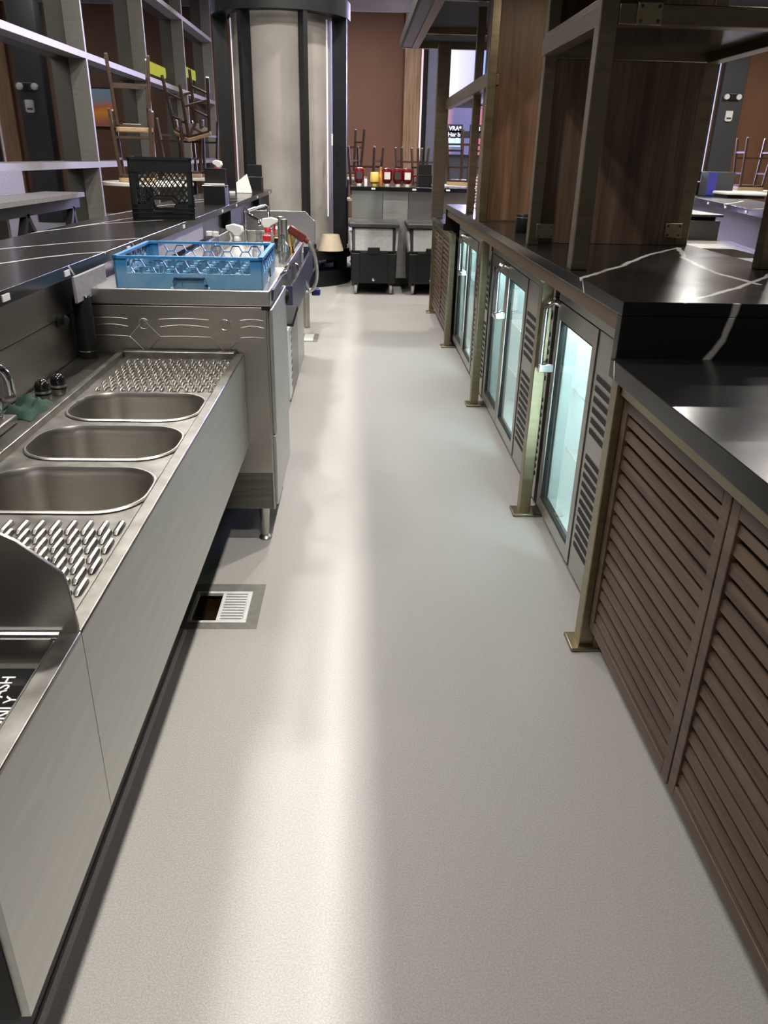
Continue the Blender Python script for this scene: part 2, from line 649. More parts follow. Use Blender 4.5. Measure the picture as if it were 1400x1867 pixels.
def rrect(x0, x1, y0, y1, r, seg=8):
    pts = []
    for cx, cy, a0 in ((x1 - r, y1 - r, 0), (x0 + r, y1 - r, 90), (x0 + r, y0 + r, 180), (x1 - r, y0 + r, 270)):
        for k in range(seg + 1):
            a = math.radians(a0 + 90 * k / seg)
            pts.append((cx + r * math.cos(a), cy + r * math.sin(a)))
    return pts


def sheet_with_holes(outer, holes, z):
    bm = bmesh.new()
    es = []
    for loop in [outer] + holes:
        vs = [bm.verts.new((p[0], p[1], z)) for p in loop]
        for i in range(len(vs)):
            es.append(bm.edges.new((vs[i], vs[(i + 1) % len(vs)])))
    bmesh.ops.triangle_fill(bm, use_beauty=True, use_dissolve=False, edges=es, normal=(0, 0, 1))
    bm.verts.index_update()
    mb = MB()
    mb.add([v.co.copy() for v in bm.verts], [[v.index for v in f.verts] for f in bm.faces])
    bm.free()
    return mb


def text_mesh(name, body, size, mat, parent, mtx, align='CENTER', spacing=1.0, extrude=.0006, bold=0.0):
    c = bpy.data.curves.new(name, 'FONT')
    c.body = body
    c.size = size
    c.align_x = align
    c.extrude = extrude
    c.offset = bold
    c.space_line = spacing
    tmp = bpy.data.objects.new(name + '_tmp', c)
    COL.objects.link(tmp)
    dg = bpy.context.evaluated_depsgraph_get()
    me = bpy.data.meshes.new_from_object(tmp.evaluated_get(dg))
    bpy.data.objects.remove(tmp)
    me.transform(Matrix.Translation(-WORLD[parent]) @ mtx)
    me.materials.clear()
    me.materials.append(mat)
    o = bpy.data.objects.new(name, me)
    COL.objects.link(o)
    o.parent = parent
    WORLD[o] = WORLD[parent].copy()
    return o


# ================================================================== THE SETTING
XL, XR, YB, YN, ZC = -3.5, 11.0, 20.5, -2.5, 4.6
hx0, hx1, hy0, hy1 = -.556, -.362, 2.148, 2.345      # floor drain opening
fl = MB()
fl.add([(XL, YN, 0), (XR, YN, 0), (XR, hy0, 0), (XL, hy0, 0)], [(0, 1, 2, 3)])
fl.add([(XL, hy1, 0), (XR, hy1, 0), (XR, YB, 0), (XL, YB, 0)], [(0, 1, 2, 3)])
fl.add([(XL, hy0, 0), (hx0, hy0, 0), (hx0, hy1, 0), (XL, hy1, 0)], [(0, 1, 2, 3)])
fl.add([(hx1, hy0, 0), (XR, hy0, 0), (XR, hy1, 0), (hx1, hy1, 0)], [(0, 1, 2, 3)])
struct(fl.build('floor', FLOOR, smooth=False), 'light grey epoxy floor')
struct(MB().box(XL - .3, XR, YN, YB, ZC, ZC + .1).build('ceiling', CEIL, smooth=False), 'dark ceiling')
struct(MB().box(XL - .3, 1.0, YB, YB + .15, 0, ZC).box(1.0, 5.4, YB + .06, YB + .15, 0, ZC).box(5.4, XR, YB, YB + .15, 0, ZC).build('wall_back', BROWN, smooth=False), 'brown back wall')
struct(MB().box(XR, XR + .15, YN, YB, 0, ZC).build('wall_right', BROWN, smooth=False))
struct(MB().box(XL - .3, XR, YN - .15, YN, 0, ZC).build('wall_near', CEIL, smooth=False))
struct(MB().box(XL + .01, XR, YB - .14, YB - .02, 4.36, ZC).build('trim_1', FASCIA, smooth=False), 'pale fascia along top of back wall')
# coved seam of the floor coating in front of the sinks
struct(MB().tube([(-.552, .2, -.002), (-.552, 1.2, -.002), (-.552, 2.10, -.002)], .010, 8).build('trim_2', FLOOR), 'raised seam in floor coating')

# window wall: one window per bay, mullion fins and transoms stand proud of the glass
MULL = [-1.22, 1.78, 4.78, 7.78, 10.78, 13.78, 16.78, 19.9]
XG, XF = -3.5, -3.29
for i in range(len(MULL) - 1):
    y0, y1 = MULL[i], MULL[i + 1]
    wn = thing('window_%d' % (i + 1), 'tall window bay', 'window', (XG, y0, 0))
    del wn['category']
    wn['kind'] = 'structure'
    MB().box(XG, XF, y1 - .02, y1 + .035, .0, ZC).build('mullion', ALU, wn, smooth=False)
    for z in (1.235, 2.43, 3.65):
        MB().box(XG, XF, y0 + .035, y1 - .02, z - .035, z + .035).build('transom', ALU, wn, smooth=False)
    MB().box(XG - .012, XG, y0, y1, 0, ZC).build('glass', WINGLASS, wn, smooth=False)
    MB().box(XG, XG + .05, y0 + .035, y1 - .02, 0, .1).build('sill', ALU, wn, smooth=False)
# dark outside with a lit yellow sign band seen through the upper panes
struct(MB().box(-9.2, -9.0, YN, 60, -1, 9).build('wall_outside', basic('night_facade', (.02, .022, .025), .7), smooth=False), 'dark facade across the street')

# ================================================================== LEFT: SINKS
TZ = .76
XA = -.404
ABOT = .41
# --- triple sink
ts = thing('triple_sink', 'long stainless triple bowl bar sink with two drainboards and plain front apron', 'sink', (-.62, 1.83, ABOT))
HOLES = [(1.388, 1.622), (1.678, 1.912), (1.966, 2.216)]
BX0, BX1 = -.790, -.436
outer = [(XA - .004, .962), (XA - .004, 2.70), (-.83, 2.70), (-.83, .962)]
holes = [rrect(BX0, BX1, a, b, .092) for a, b in HOLES]
dk = sheet_with_holes(outer, holes, .750)
dk.box(-.430, XA + .002, .962, 2.70, .7515, TZ)             # front rim
dk.box(-.833, -.812, .962, 2.70, .742, TZ + .008)      # back lip
dk.box(-.812, -.430, 2.672, 2.70, .742, TZ + .010)     # far lip
dk.build('deck', STEEL_WORN, ts, bevel=.003)
for a, b in HOLES:
    mb = MB()
    loops = []
    for off, z in ((-.007, .7525), (-.004, .7555), (0, .7555), (.003, .750), (.006, .735), (.010, .56), (.022, .525), (.05, .508)):
        loops.append([(x, y, z) for x, y in rrect(BX0 + off, BX1 - off, a + off, b - off, max(.02, .092 - off * .6))])
    n = len(loops[0])
    vs = [p for l in loops for p in l]
    fs = []
    for i in range(len(loops) - 1):
        for k in range(n):
            fs.append((i * n + k, i * n + (k + 1) % n, (i + 1) * n + (k + 1) % n, (i + 1) * n + k))
    fs.append(tuple(range((len(loops) - 1) * n, len(loops) * n)))
    mb.add(vs, fs)
    bo = mb.build('bowl', STEEL, ts)
    MB().lathe([(.0, .5095), (.028, .5095), (.034, .511), (.04, .5085)], ((BX0 + BX1) / 2, (a + b) / 2, 0), 20).build('strainer', CHROME, bo)


def ribs(y0, y1, pitch_y, length, pitch_x, r, skew=0):
    mb = MB()
    row = 0
    y = y0
    while y + length <= y1 + 1e-6:
        x = BX0 + .012 + (pitch_x / 2 if row % 2 else 0)
        while x < BX1 - .004:
            L = length
            mb.tube([(x, y, .7495), (x, y + .006, .7525), (x, y + L - .006, .7525), (x, y + L, .7495)], r, 8, taper=[r * .5, r, r, r * .5])
            x += pitch_x
        y += pitch_y
        row += 1
    return mb


ribs(1.00, 1.365, .0365, .052, .030, .0068).build('drainboard', STEEL_WORN, ts, label='near drainboard with raised staggered ribs')
fd = ribs(2.245, 2.655, .034, .040, .024, .0042)
k = 0
yy = 2.250
while yy < 2.655:
    xx = BX0 + .02 + (.018 if k % 2 else 0)
    while xx < BX1:
        fd.lathe([(.0052, .0), (.0045, .004), (.0022, .0062), (.0, .0066)], (xx, yy, .750), 8)
        xx += .037
    yy += .034
    k += 1
fd.build('drainboard', noisy('scaled_steel', (.16, .15, .13), (.24, .225, .20), 30, rough=(.42, .55), metal=1.0), ts, label='far drainboard with raised dots and ribs')
MB().box(XA - .012, XA, .966, 2.715, ABOT, .751).build('apron', STEEL_APRON, ts)
MB().box(-.96, -.834, .62, 2.70, .735, .752).build('back_ledge', STEEL_DARK, ts, bevel=.002)  # dark steel holds the dark reflection on the stainless ledge
MB().box(-.90, XA - .02, .968, .975, .44, .745).build('end_panel', STEEL_DARK, ts)
MB().box(-.90, XA - .02, 2.69, 2.70, .44, .745).build('end_panel', STEEL_DARK, ts)
for lx in (-.88,):
    for ly in (1.02, 2.64):
        MB().lathe([(.024, .0), (.026, .012), (.02, .02), (.019, .45), (.02, .47)], (lx, ly, 0), 14).build('leg', STEEL_DARK, ts)

# --- hand sink
hs = thing('hand_sink', 'stainless hand sink with tall splash guard at the near end of the sinks', 'sink', (-.62, .79, ABOT))
ho = [(XA - .004, .622), (XA - .004, .958), (-.83, .958), (-.83, .622)]
hd = sheet_with_holes(ho, [rrect(-.80, -.436, .645, .948, .012, 3)], .755)
hd.box(-.432, XA + .002, .622, .960, .7515, TZ)
hd.build('deck', STEEL_WORN, hs, bevel=.002)
mb = MB()
lo = []
for off, z in ((0, .756), (.001, .712), (.012, .711), (.016, .66), (.03, .62)):
    lo.append([(x, y, z) for x, y in rrect(-.80 + off, -.436 - off, .645 + off, .948 - off, .012, 3)])
n = len(lo[0])
fs = [(i * n + k, i * n + (k + 1) % n, (i + 1) * n + (k + 1) % n, (i + 1) * n + k) for i in range(len(lo) - 1) for k in range(n)]
fs.append(tuple(range((len(lo) - 1) * n, len(lo) * n)))
mb.add([p for l in lo for p in l], fs)
mb.build('basin', STEEL, hs)
MB().prism([(-.838, .742), (XA - .002, .742), (-.404, .768), (-.410, .846), (-.4145, .858), (-.424, .868), (-.470, .909), (-.488, .919), (-.505, .924), (-.838, .930)], .957, .9635, 'y').build('splash_guard', STEEL, hs, bevel=.0015)
MB().tube([(-.43, .951, .758), (-.62, .951, .758), (-.82, .951, .758)], .006).build('weld_bead', CHROME, hs)
MB().box(XA - .012, XA, .622, .964, ABOT, .751).build('apron', STEEL_APRON, hs)
MB().box(-.95, XA - .0125, .618, .630, ABOT, .752).build('end_panel', BLACK_STEEL, hs)  # black metal holds the shade on this near end face
for lx in (-.88,):
    MB().lathe([(.024, .0), (.026, .012), (.02, .02), (.019, .45), (.02, .47)], (lx, .66, 0), 14).build('leg', STEEL_DARK, hs)
MB().box(-.93, -.43, .632, .955, ABOT, ABOT + .01).build('bottom_shelf', BLACK_STEEL, hs)

sg = thing('hand_wash_sign', 'black sign with white lettering lying in the hand sink', 'sign', (-.6, .79, .7125))
pl = [(x, y) for x, y in rrect(-.78, -.452, .655, .926, .014, 4)]
MB().prism(pl, .7125, .7175, 'z').build('plate', BLACK, sg)
for body, bx in (('HAND WASH', -.4825), ('ONLY', -.4585)):
    mt = Matrix.Translation((bx, .828, .7178)) @ Matrix.Rotation(PI / 2, 4, 'Z')
    text_mesh('lettering', body, .0265, WHITE, sg, mt, bold=.0002)

# --- faucet, bottles, cloth on the ledge behind the sink
fc = thing('sink_faucet', 'chrome gooseneck faucet on the ledge behind the bowls', 'faucet', (-.915, 1.80, .752))
MB().box(-.950, -.880, 1.70, 1.94, .752, .775).build('base_plate', STEEL, fc, bevel=.006)
pts = [(-.915, 1.80, .775)] + [(-.915, 1.80, .775 + .12 * t) for t in (.3, .6, 1)]
for a in range(0, 181, 15):
    pts.append((-.873 - .042 * math.cos(math.radians(a)), 1.80 + .012 * a / 180, .895 + .042 * math.sin(math.radians(a))))
pts.append((-.831, 1.812, .865))
MB().tube(pts, .013, 12).build('spout', CHROME, fc)
MB().lathe([(.02, .775), (.02, .80), (.016, .81)], (-.915, 1.80, 0), 16).build('collar', CHROME, fc)
for hy in (1.735, 1.90):
    h = MB().lathe([(.017, .775), (.017, .815), (.012, .825), (0, .828)], (-.915, hy, 0), 16).build('valve', CHROME, fc)
    MB().beam((-.915, hy, .82), (-.862, hy + .01, .835), .014, .008).build('handle', CHROME, h)
for (bx, by, lab) in ((-.893, 2.150, 'small dark bottle with black domed cap nearer the green cloth'), (-.872, 2.215, 'small dark bottle with black domed cap farther from the green cloth')):
    b = thing('small_bottle', lab, 'bottle', (bx, by, .752), 'small bottles behind the sink')
    MB().lathe([(.021, .752), (.022, .756), (.022, .776), (.0205, .779)], (bx, by, 0), 20).build('body', STEEL, b)
    MB().lathe([(.0225, .7665), (.0228, .772)], (bx, by, 0), 20).build('band', BLACK, b)
    MB().lathe([(.0215, .779), (.0215, .792), (.017, .803), (.009, .809), (0, .811)], (bx, by, 0), 20).build('cap', basic('glossy_black_cap', (.008, .008, .008), .12), b)
# crumpled cloth
mb = MB()
nx, ny = 14, 18
vs, fs = [], []
for i in range(nx + 1):
    for j in range(ny + 1):
        u, v = i / nx, j / ny
        x = -.940 + .11 * u + .012 * math.sin(5 * v)
        y = 1.945 + .17 * v + .02 * math.sin(4 * u)
        e = min(u, 1 - u, v, 1 - v)
        z = .7535 + min(1, e * 7) * (.020 + .010 * math.sin(9 * v + 5 * u) + .006 * math.sin(17 * u - 6 * v))
        vs.append((x, y, z))
for i in range(nx):
    for j in range(ny):
        a = i * (ny + 1) + j
        fs.append((a, a + ny + 1, a + ny + 2, a + 1))
b0 = len(vs)
vs += [(p[0], p[1], .7525) for p in vs]
mb.add(vs, fs + [tuple(reversed([q + b0 for q in f])) for f in fs])
tag(mb.build('cleaning_cloth', GREEN, None, (-.885, 2.03, .7525)), 'crumpled dark green cloth on the ledge beside the faucet', 'cloth')

# ================================================================== LEFT: BAR COUNTER
bc = thing('bar_counter', 'long black marble bar counter with thin white veins behind the sinks', 'counter', (-1.18, 4.6, 0))
MB().box(-1.42, -.915, -.4, 8.75, ZB - .037, ZB).build('countertop', MARBLE_L, bc, bevel=.0005, smooth=False)
MB().box(-1.12, -.965, -.4, 3.42, 0, ZB - .037).build('backsplash', STEEL, bc, smooth=False)
MB().box(-.9655, -.962, -.4, 2.71, .902, .905).build('backsplash_seam', BLACK_STEEL, bc)
MB().box(-1.12, -.99, 3.42, 8.7, 0, ZB - .037).build('die_wall', STEEL_DARK, bc, smooth=False)
MB().box(-.920, -.909, 2.575, 2.90, .945, ZB - .037).build('pale_panel', PANEL_STONE, bc, bevel=.003)
MB().box(-.985, -.93, 3.30, 4.9, .93, ZB - .037).build('pale_panel', PANEL_STONE, bc, bevel=.003)
for ty in (1.55, 2.07, 2.53, 3.24, 4.30, 5.55, 6.2, 7.5, 8.5):
    MB().box(-.9155, -.912, ty - .022, ty + .022, ZB - .028, ZB - .011).build('clip_tag', WHITE, bc)
MB().box(-1.05, -.93, 6.0, 6.55, .90, 1.03).build('dark_cubby', BLACK_STEEL, bc)
MB().box(-1.05, -.93, 7.75, 8.6, .90, 1.03).build('dark_cubby', BLACK_STEEL, bc)

tb = thing('black_bottle', 'tall black cylinder bottle standing in the corner behind the far drainboard', 'bottle', (-.925, 2.655, .752))
MB().lathe([(.030, .752), (.031, .757), (.031, .93), (.028, .952), (.027, .955)], (-.925, 2.655, 0), 22).build('body', BLACK, tb)
MB().lathe([(.0283, .955), (.0283, .961), (.020, .963)], (-.925, 2.655, 0), 22).build('rim', CHROME, tb)
MB().lathe([(.0313, .775), (.0313, .779)], (-.925, 2.655, 0), 22).build('band', CHROME, tb)
wk = MB().lathe([(.022, 0), (.024, .006), (.014, .012), (.018, .026), (.010, .034), (0, .036)], (-.965, 2.53, .90), 12, 'x')
wk.build('wall_knob', BLACK, bc, label='black knob on the steel backsplash')

# ================================================================== GLASS WASHER
gw = thing('glass_washer', 'stainless undercounter glass washer under the blue rack', 'dishwasher', (-.62, 3.03, 0))
GX0, GX1, GY0, GY1 = -.93, -.318, 2.722, 3.335
MB().box(GX0, GX1, GY0, GY1, .30, .918).build('body', STEEL, gw, bevel=.003)
MB().box(GX0 + .01, GX1 - .005, GY0 + .006, GY1 - .006, .148, .302).build('skirt', STEEL_DARK, gw, bevel=.002)
MB().box(GX1 - .004, GX1 + .002, GY0 + .004, GY0 + .03, .148, .90).build('corner_strip', STEEL, gw)
MB().box(GX0, -.304, GY0 - .004, GY1, .921, .9745).build('lid', STEEL_H, gw, bevel=.004)
MB().box(-.335, -.306, GY0 - .003, GY0 + .03, .908, .922).build('gasket', BLACK, gw)
MB().box(GX1, -.302, GY0 + .035, GY1 - .02, .445, .905).build('door', STEEL_APRON, gw, bevel=.004)
MB().box(GX1, -.306, GY0 + .035, GY1 - .02, .155, .438).build('lower_panel', STEEL_APRON, gw, bevel=.003)
MB().prism([(-.304, .930), (-.300, .930), (-.2955, .968), (-.304, .968)], GY0 + .06, GY1 - .04, 'y').build('control_strip', NAVY, gw)
MB().tube([(-.302, 3.10, .975), (-.285, 3.10, .985), (-.282, 3.14, .987), (-.282, 3.26, .987), (-.285, 3.30, .985), (-.302, 3.30, .975)], .006).build('lid_handle', CHROME, gw)
vp = MB().box(-.316, -.300, 3.338, 3.485, .40, .715)
for q in range(0):
    pass
vent = vp.build('vent_panel', WHITE, gw, bevel=.003)
for q in range(8):
    z = .44 + q * .033
    MB().prism([(3.44, z), (3.472, z + .004), (3.472, z + .016)], -.3005, -.2985, 'x').build('vent_slot', BLACK_MATTE, vent)
MB().beam((-.305, 3.36, .73), (-.285, 3.42, .80), .05, .02).build('latch', BLACK, gw, bevel=.003)
MB().lathe([(.028, 0), (.03, .012), (.014, .02)], (-.306, 3.30, .86), 14, 'x').build('dial', BLACK, gw)
for (lx, ly) in ((-.365, 2.775), (-.365, 3.28), (-.88, 2.775), (-.88, 3.28)):
    MB().lathe([(.024, 0), (.026, .004), (.022, .010), (.013, .014), (.014, .03), (.017, .05), (.0175, .07), (.022, .15)], (lx, ly, 0), 18).build('leg', STEEL, gw)
# embossed ribs pressed in the side panel
em = MB()


def star(cx, cz, w_, h_):
    pts = []
    for k in range(48):
        a = 2 * PI * k / 48
        c, q = math.cos(a), math.sin(a)
        x = math.copysign(abs(c) ** 2.1, c) * w_
        z = math.copysign(abs(q) ** 2.1, q) * h_
        pts.append((cx + x, GY0 - .0005, cz + z))
    return pts


for cx in (-.745, -.465):
    em.tube(star(cx, .812, .054, .060), .0017, 6, closed=True)
    em.lathe([(.013, .004), (.011, .001), (.0, 0)], (cx, GY0 - .003, .858), 14, 'y')
    em.tube([(cx + .018 * math.cos(2 * PI * k / 20), GY0 - .0005, .856 + .018 * math.sin(2 * PI * k / 20)) for k in range(20)], .0012, 6, closed=True)
for zz, amp in ((.872, .004), (.846, .007), (.812, .002)):
    for x0, x1 in ((-.92, -.80), (-.69, -.52), (-.41, -.33)):
        em.tube([(x0 + (x1 - x0) * t / 8, GY0 - .0005, zz + amp * math.sin(PI * t / 8)) for t in range(9)], .0011, 6)
em.build('pressed_ribs', STEEL, gw)

# --- blue glass rack (built locally, base at z = 0)


def hexsegs(x0, x1, z0, z1, a):
    segs = []
    hgt = math.sqrt(3) * a
    i = 0
    cx = x0
    while cx < x1 + a:
        cz = z0 + (hgt / 2 if i % 2 else 0)
        while cz < z1 + hgt:
            P = [(cx + a * math.cos(PI / 3 * k), cz + a * math.sin(PI / 3 * k)) for k in range(6)]
            for k in (0, 1, 2):
                p, q = P[k], P[k + 1]
                if all(x0 - 1e-6 <= t[0] <= x1 + 1e-6 and z0 - 1e-6 <= t[1] <= z1 + 1e-6 for t in (p, q)):
                    segs.append((p, q))
            cz += hgt
        cx += 1.5 * a
        i += 1
    return segs


rk = thing('glass_rack', 'blue plastic glass rack on top of the stainless glass washer', 'rack', (0, 0, 0))
W = .25
T = .006
RH = .104


def wall(mb, inner, rot):
    R = Matrix.Rotation(rot, 4, 'Z')
    q = MB()
    # lower band with a finger recess cut in the middle
    q.box(-W, -.068, -W, -W + T, 0, .048)
    q.box(.068, W, -W, -W + T, 0, .048)
    q.prism([(-.068, .036), (.068, .036), (.068, .048), (-.068, .048)], -W, -W + T, 'y')
    q.prism([(-.068, 0), (-.052, .036), (-.068, .036)], -W, -W + T, 'y')
    q.prism([(.068, 0), (.068, .036), (.052, .036)], -W, -W + T, 'y')
    q.box(-.06, .06, -W + .012, -W + .016, 0, .036)
    # corner pillars
    q.box(-W, -W + .042, -W, -W + T, .048, RH - .008)
    q.box(W - .042, W, -W, -W + T, .048, RH - .008)
    # rim
    q.box(-W - .003, W + .003, -W - .003, -W + .012, RH - .009, RH)
    for p, s_ in hexsegs(-W + .042, W - .042, .046, RH - .006, .0245):
        q.beam((p[0], -W + T / 2, p[1]), (s_[0], -W + T / 2, s_[1]), .004, .005, (0, 1, 0))
    q.xf(R)
    mb.v_off = 0
    mb.add(q.v, q.f)


wl = MB()
for k in range(4):
    wall(wl, 0, k * PI / 2)
wl.build('walls', RACKBLUE, rk)
bt = MB()
for p, s_ in hexsegs(-W + .01, W - .01, -W + .01, W - .01, .042):
    bt.beam((p[0], p[1], .014), (s_[0], s_[1], .014), .004, .014)
    bt.box(p[0] - .006, p[0] + .006, p[1] - .006, p[1] + .006, .012, .046)
bt.build('base_grid', RACKBLUE, rk)
rk.location = (-.583, 2.992, .9748)
rk.rotation_euler = (0, 0, math.radians(1.0))

# ================================================================== COCKTAIL STATION
cs = thing('cocktail_station', 'stainless cocktail station with bottle rail beyond the glass washer', 'bar station', (-.66, 4.65, 0))
MB().box(-.94, -.412, 3.50, 5.90, .0, .80).build('body', STEEL_APRON, cs, bevel=.003)
MB().box(-.95, -.398, 3.35, 3.62, .80, .845).build('drip_shelf', STEEL_H, cs, bevel=.003)
# sunken ice well / work deck rim
w_ = MB()
w_.box(-.95, -.93, 3.62, 5.90, .80, .90).box(-.42, -.398, 3.62, 5.90, .80, .838).box(-.93, -.42, 5.88, 5.90, .80, .90)
w_.build('rim', STEEL, cs, bevel=.002)
MB().box(-.412, -.404, 4.55, 5.20, .03, .47).build('door_recess', STEEL_DARK, cs, bevel=.002)
MB().box(-.404, -.398, 4.50, 5.25, .47, .50).build('door_pull', CHROME, cs)
rl = MB()
rl.box(-.398, -.335, 4.0, 5.85, .62, .63).box(-.338, -.332, 4.0, 5.85, .62, .79).box(-.398, -.332, 3.996, 4.004, .62, .80).box(-.398, -.332, 5.846, 5.852, .62, .80)
rl.build('bottle_rail', NAVY, cs)
MB().tube([(-.335, 4.0, .80), (-.335, 5.85, .80)], .006).build('rail_edge', CHROME, cs)
MB().lathe([(.014, 0), (.017, .014), (.008, .03), (0, .032)], (-.412, 4.30, .60), 12, 'x').build('knob', WHITE, cs)
vv = MB().tube([(-.40, 5.2, .585), (-.30, 5.2, .585)], .010, 10).build('tap_stem', WHITE, cs)
MB().box(-.305, -.250, 5.17, 5.23, .565, .607).build('tap_handle', BLUEKNOB, cs, bevel=.006)

hb = thing('hand_basin_stand', 'stainless stand with clipped corner splash plate in front of the round column', 'sink', (-.70, 7.05, 0))
MB().prism([(-.98, .66), (-.375, .66), (-.372, .88), (-.455, .965), (-.98, .965)], 7.02, 7.03, 'y').build('splash_plate', STEEL, hb, bevel=.002)
MB().box(-.98, -.43, 6.45, 7.02, .62, .70).build('basin', STEEL, hb, bevel=.004)
for lx in (-.452, -.95):
    MB().box(lx - .022, lx + .022, 6.93, 6.98, 0, .62).build('leg', STEEL, hb, bevel=.002)
    MB().box(lx - .022, lx + .022, 6.48, 6.53, .1, .62).build('bracket', STEEL, hb)
MB().tube([(-.375, 7.0, .70), (-.375, 6.9, .52), (-.42, 6.85, .45), (-.46, 6.80, .42)], .012).build('drain_pipe', CHROME, hb)

# --- bar faucet with flat swing spout
bf = thing('swing_faucet', 'chrome bar faucet with flat angular spout behind the spray bottles', 'faucet', (-.78, 5.86, .90))
MB().tube([(-.80, 5.80, .80), (-.80, 5.80, 1.03), (-.79, 5.75, 1.055), (-.74, 5.62, 1.02), (-.66, 5.45, 1.0), (-.655, 5.44, .97)], .011, 10).build('spout', CHROME, bf)
MB().tube([(-.80, 5.80, 1.03), (-.66, 5.82, 1.075), (-.635, 5.80, 1.06), (-.63, 5.77, 1.0)], .010, 10).build('lever', CHROME, bf)


def lathe_thing(name, label, cat, loc, parts, group=None, tilt=None, seg=18):
    """parts: (part name, profile, material) in local z, thing rooted at loc"""
    t = thing(name, label, cat, (0, 0, 0), group)
    for pn, pr, mt in parts:
        MB().lathe(pr, (0, 0, 0), seg).build(pn, mt, t)
    t.location = loc
    if tilt:
        t.rotation_euler = tilt
    return t


SZ = .80
# white spray bottle, lying nozzle toward the counter


def spray_bottle(label, loc, body, head, trigger, rotz=0, scale=1.0, fluid=None, tilt=(0, 0)):
    t = thing('spray_bottle', label, 'spray bottle', (0, 0, 0))
    MB().lathe([(.040, 0), (.042, .006), (.042, .12), (.038, .145), (.018, .185), (.014, .195), (.014, .205)], (0, 0, 0), 20).build('body', body, t)
    if fluid:
        MB().lathe([(.0425, .004), (.0428, .01), (.0428, .11), (.0425, .113)], (0, 0, 0), 20).build('fluid_level', fluid, t)
    MB().lathe([(.018, .205), (.018, .225), (.016, .228)], (0, 0, 0), 16).build('collar', trigger, t)
    MB().prism([(-.020, .228), (.016, .228), (.022, .240), (.058, .258), (.058, .276), (.020, .285), (-.028, .276), (-.034, .250)], -.012, .012, 'y').build('head', head, t, bevel=.004)
    MB().tube([(.034, 0, .258), (.040, 0, .235), (.034, 0, .212), (.044, 0, .195)], .006, 8).build('trigger', trigger, t)
    t.location = loc
    t.rotation_euler = (tilt[0], tilt[1], rotz)
    t.scale = (scale,) * 3
    return t


spray_bottle('clear spray bottle with red trigger and pink liquid on the left bar counter', (-1.16, 7.0, ZB), CLEAR, WHITE, RED, PI * .85, .98, PINKFLUID)
spray_bottle('white spray bottle with white nozzle standing behind the blue rack', (-.60, 4.05, SZ), WHITE, WHITE, WHITE, PI * .9, 1.0)
spray_bottle('clear spray bottle with bright red trigger on the cocktail station', (-.505, 4.55, SZ), CLEAR, WHITE, RED, -.2, 1.0)
lathe_thing('squeeze_bottle', 'white squeeze bottle with red cap behind right end of blue rack', 'bottle', (-.462, 4.10, SZ), [
    ('body', [(.034, 0), (.036, .005), (.036, .15), (.030, .175), (.020, .19), (.018, .205)], WHITE),
    ('cap', [(.021, .205), (.021, .228), (.016, .232), (.0, .234)], RED)])
for (x, y, h, lab) in ((-.70, 4.0, .23, 'clear plastic bottle left of the white spray bottle'),
                       (-.52, 4.25, .22, 'clear bottle between the white spray bottle and red capped bottle'),
                       (-.43, 4.62, .17, 'clear glass bottle with narrow neck right of the red capped bottle'),
                       (-.775, 4.25, .21, 'clear bottle nearest the bar front behind the blue rack')):
    lathe_thing('clear_bottle', lab, 'bottle', (x, y, SZ), [
        ('body', [(.036, 0), (.039, .006), (.039, h * .6), (.028, h * .78), (.014, h * .88), (.014, h)], CLEAR),
        ('cap', [(.016, h), (.016, h + .02), (0, h + .022)], WHITE if x < -.6 else CLEAR)], 'clear bottles behind the blue rack')
for (x, y, h, r, lab) in ((-.395 - .05, 4.88, .25, .020, 'slim steel shaker tube nearest the red soda gun'),
                          (-.47, 4.93, .26, .019, 'slim steel shaker tube beside the clear bottles')):
    lathe_thing('steel_muddler', lab, 'bar tool', (x, y, SZ), [
        ('shaft', [(r, 0), (r, h), (r * .8, h + .004), (0, h + .004)], STEEL),
        ('band', [(r + .002, .07), (r + .002, .11)], CHROME)], 'steel bar tools')
lathe_thing('jigger', 'small brass double cone jigger beside the steel shaker tubes', 'jigger', (-.425, 5.1, SZ), [
    ('upper_cup', [(.012, .075), (.022, .095), (.034, .15), (.032, .15), (.020, .1), (.0, .085)], GOLD),
    ('lower_cup', [(.030, 0), (.020, .05), (.012, .075), (0, .076)], GOLD)])
cd = thing('container_with_lid', 'black container with silver lid and copper rim behind the jigger', 'container', (-.50, 5.45, SZ))
MB().box(-.56, -.44, 5.38, 5.52, SZ, SZ + .10).build('body', BLACK, cd, bevel=.006)
MB().box(-.565, -.435, 5.375, 5.525, SZ + .10, SZ + .17).build('lid', STEEL, cd, bevel=.02)
MB().tube(rrectz := [(x, y, SZ + .10) for x, y in rrect(-.567, -.433, 5.373, 5.527, .02, 4)], .004, 6, closed=True).build('rim', GOLD, cd)
bx = thing('steel_bracket', 'bent steel holder plate at the far end of the cocktail station', 'holder', (-.42, 5.65, SZ))
MB().prism([(5.5, .80), (5.8, .80), (5.8, .93), (5.6, .93)], -.445, -.438, 'x').build('plate', STEEL, bx)
MB().box(-.55, -.438, 5.79, 5.80, .80, .93).build('back_plate', STEEL, bx)
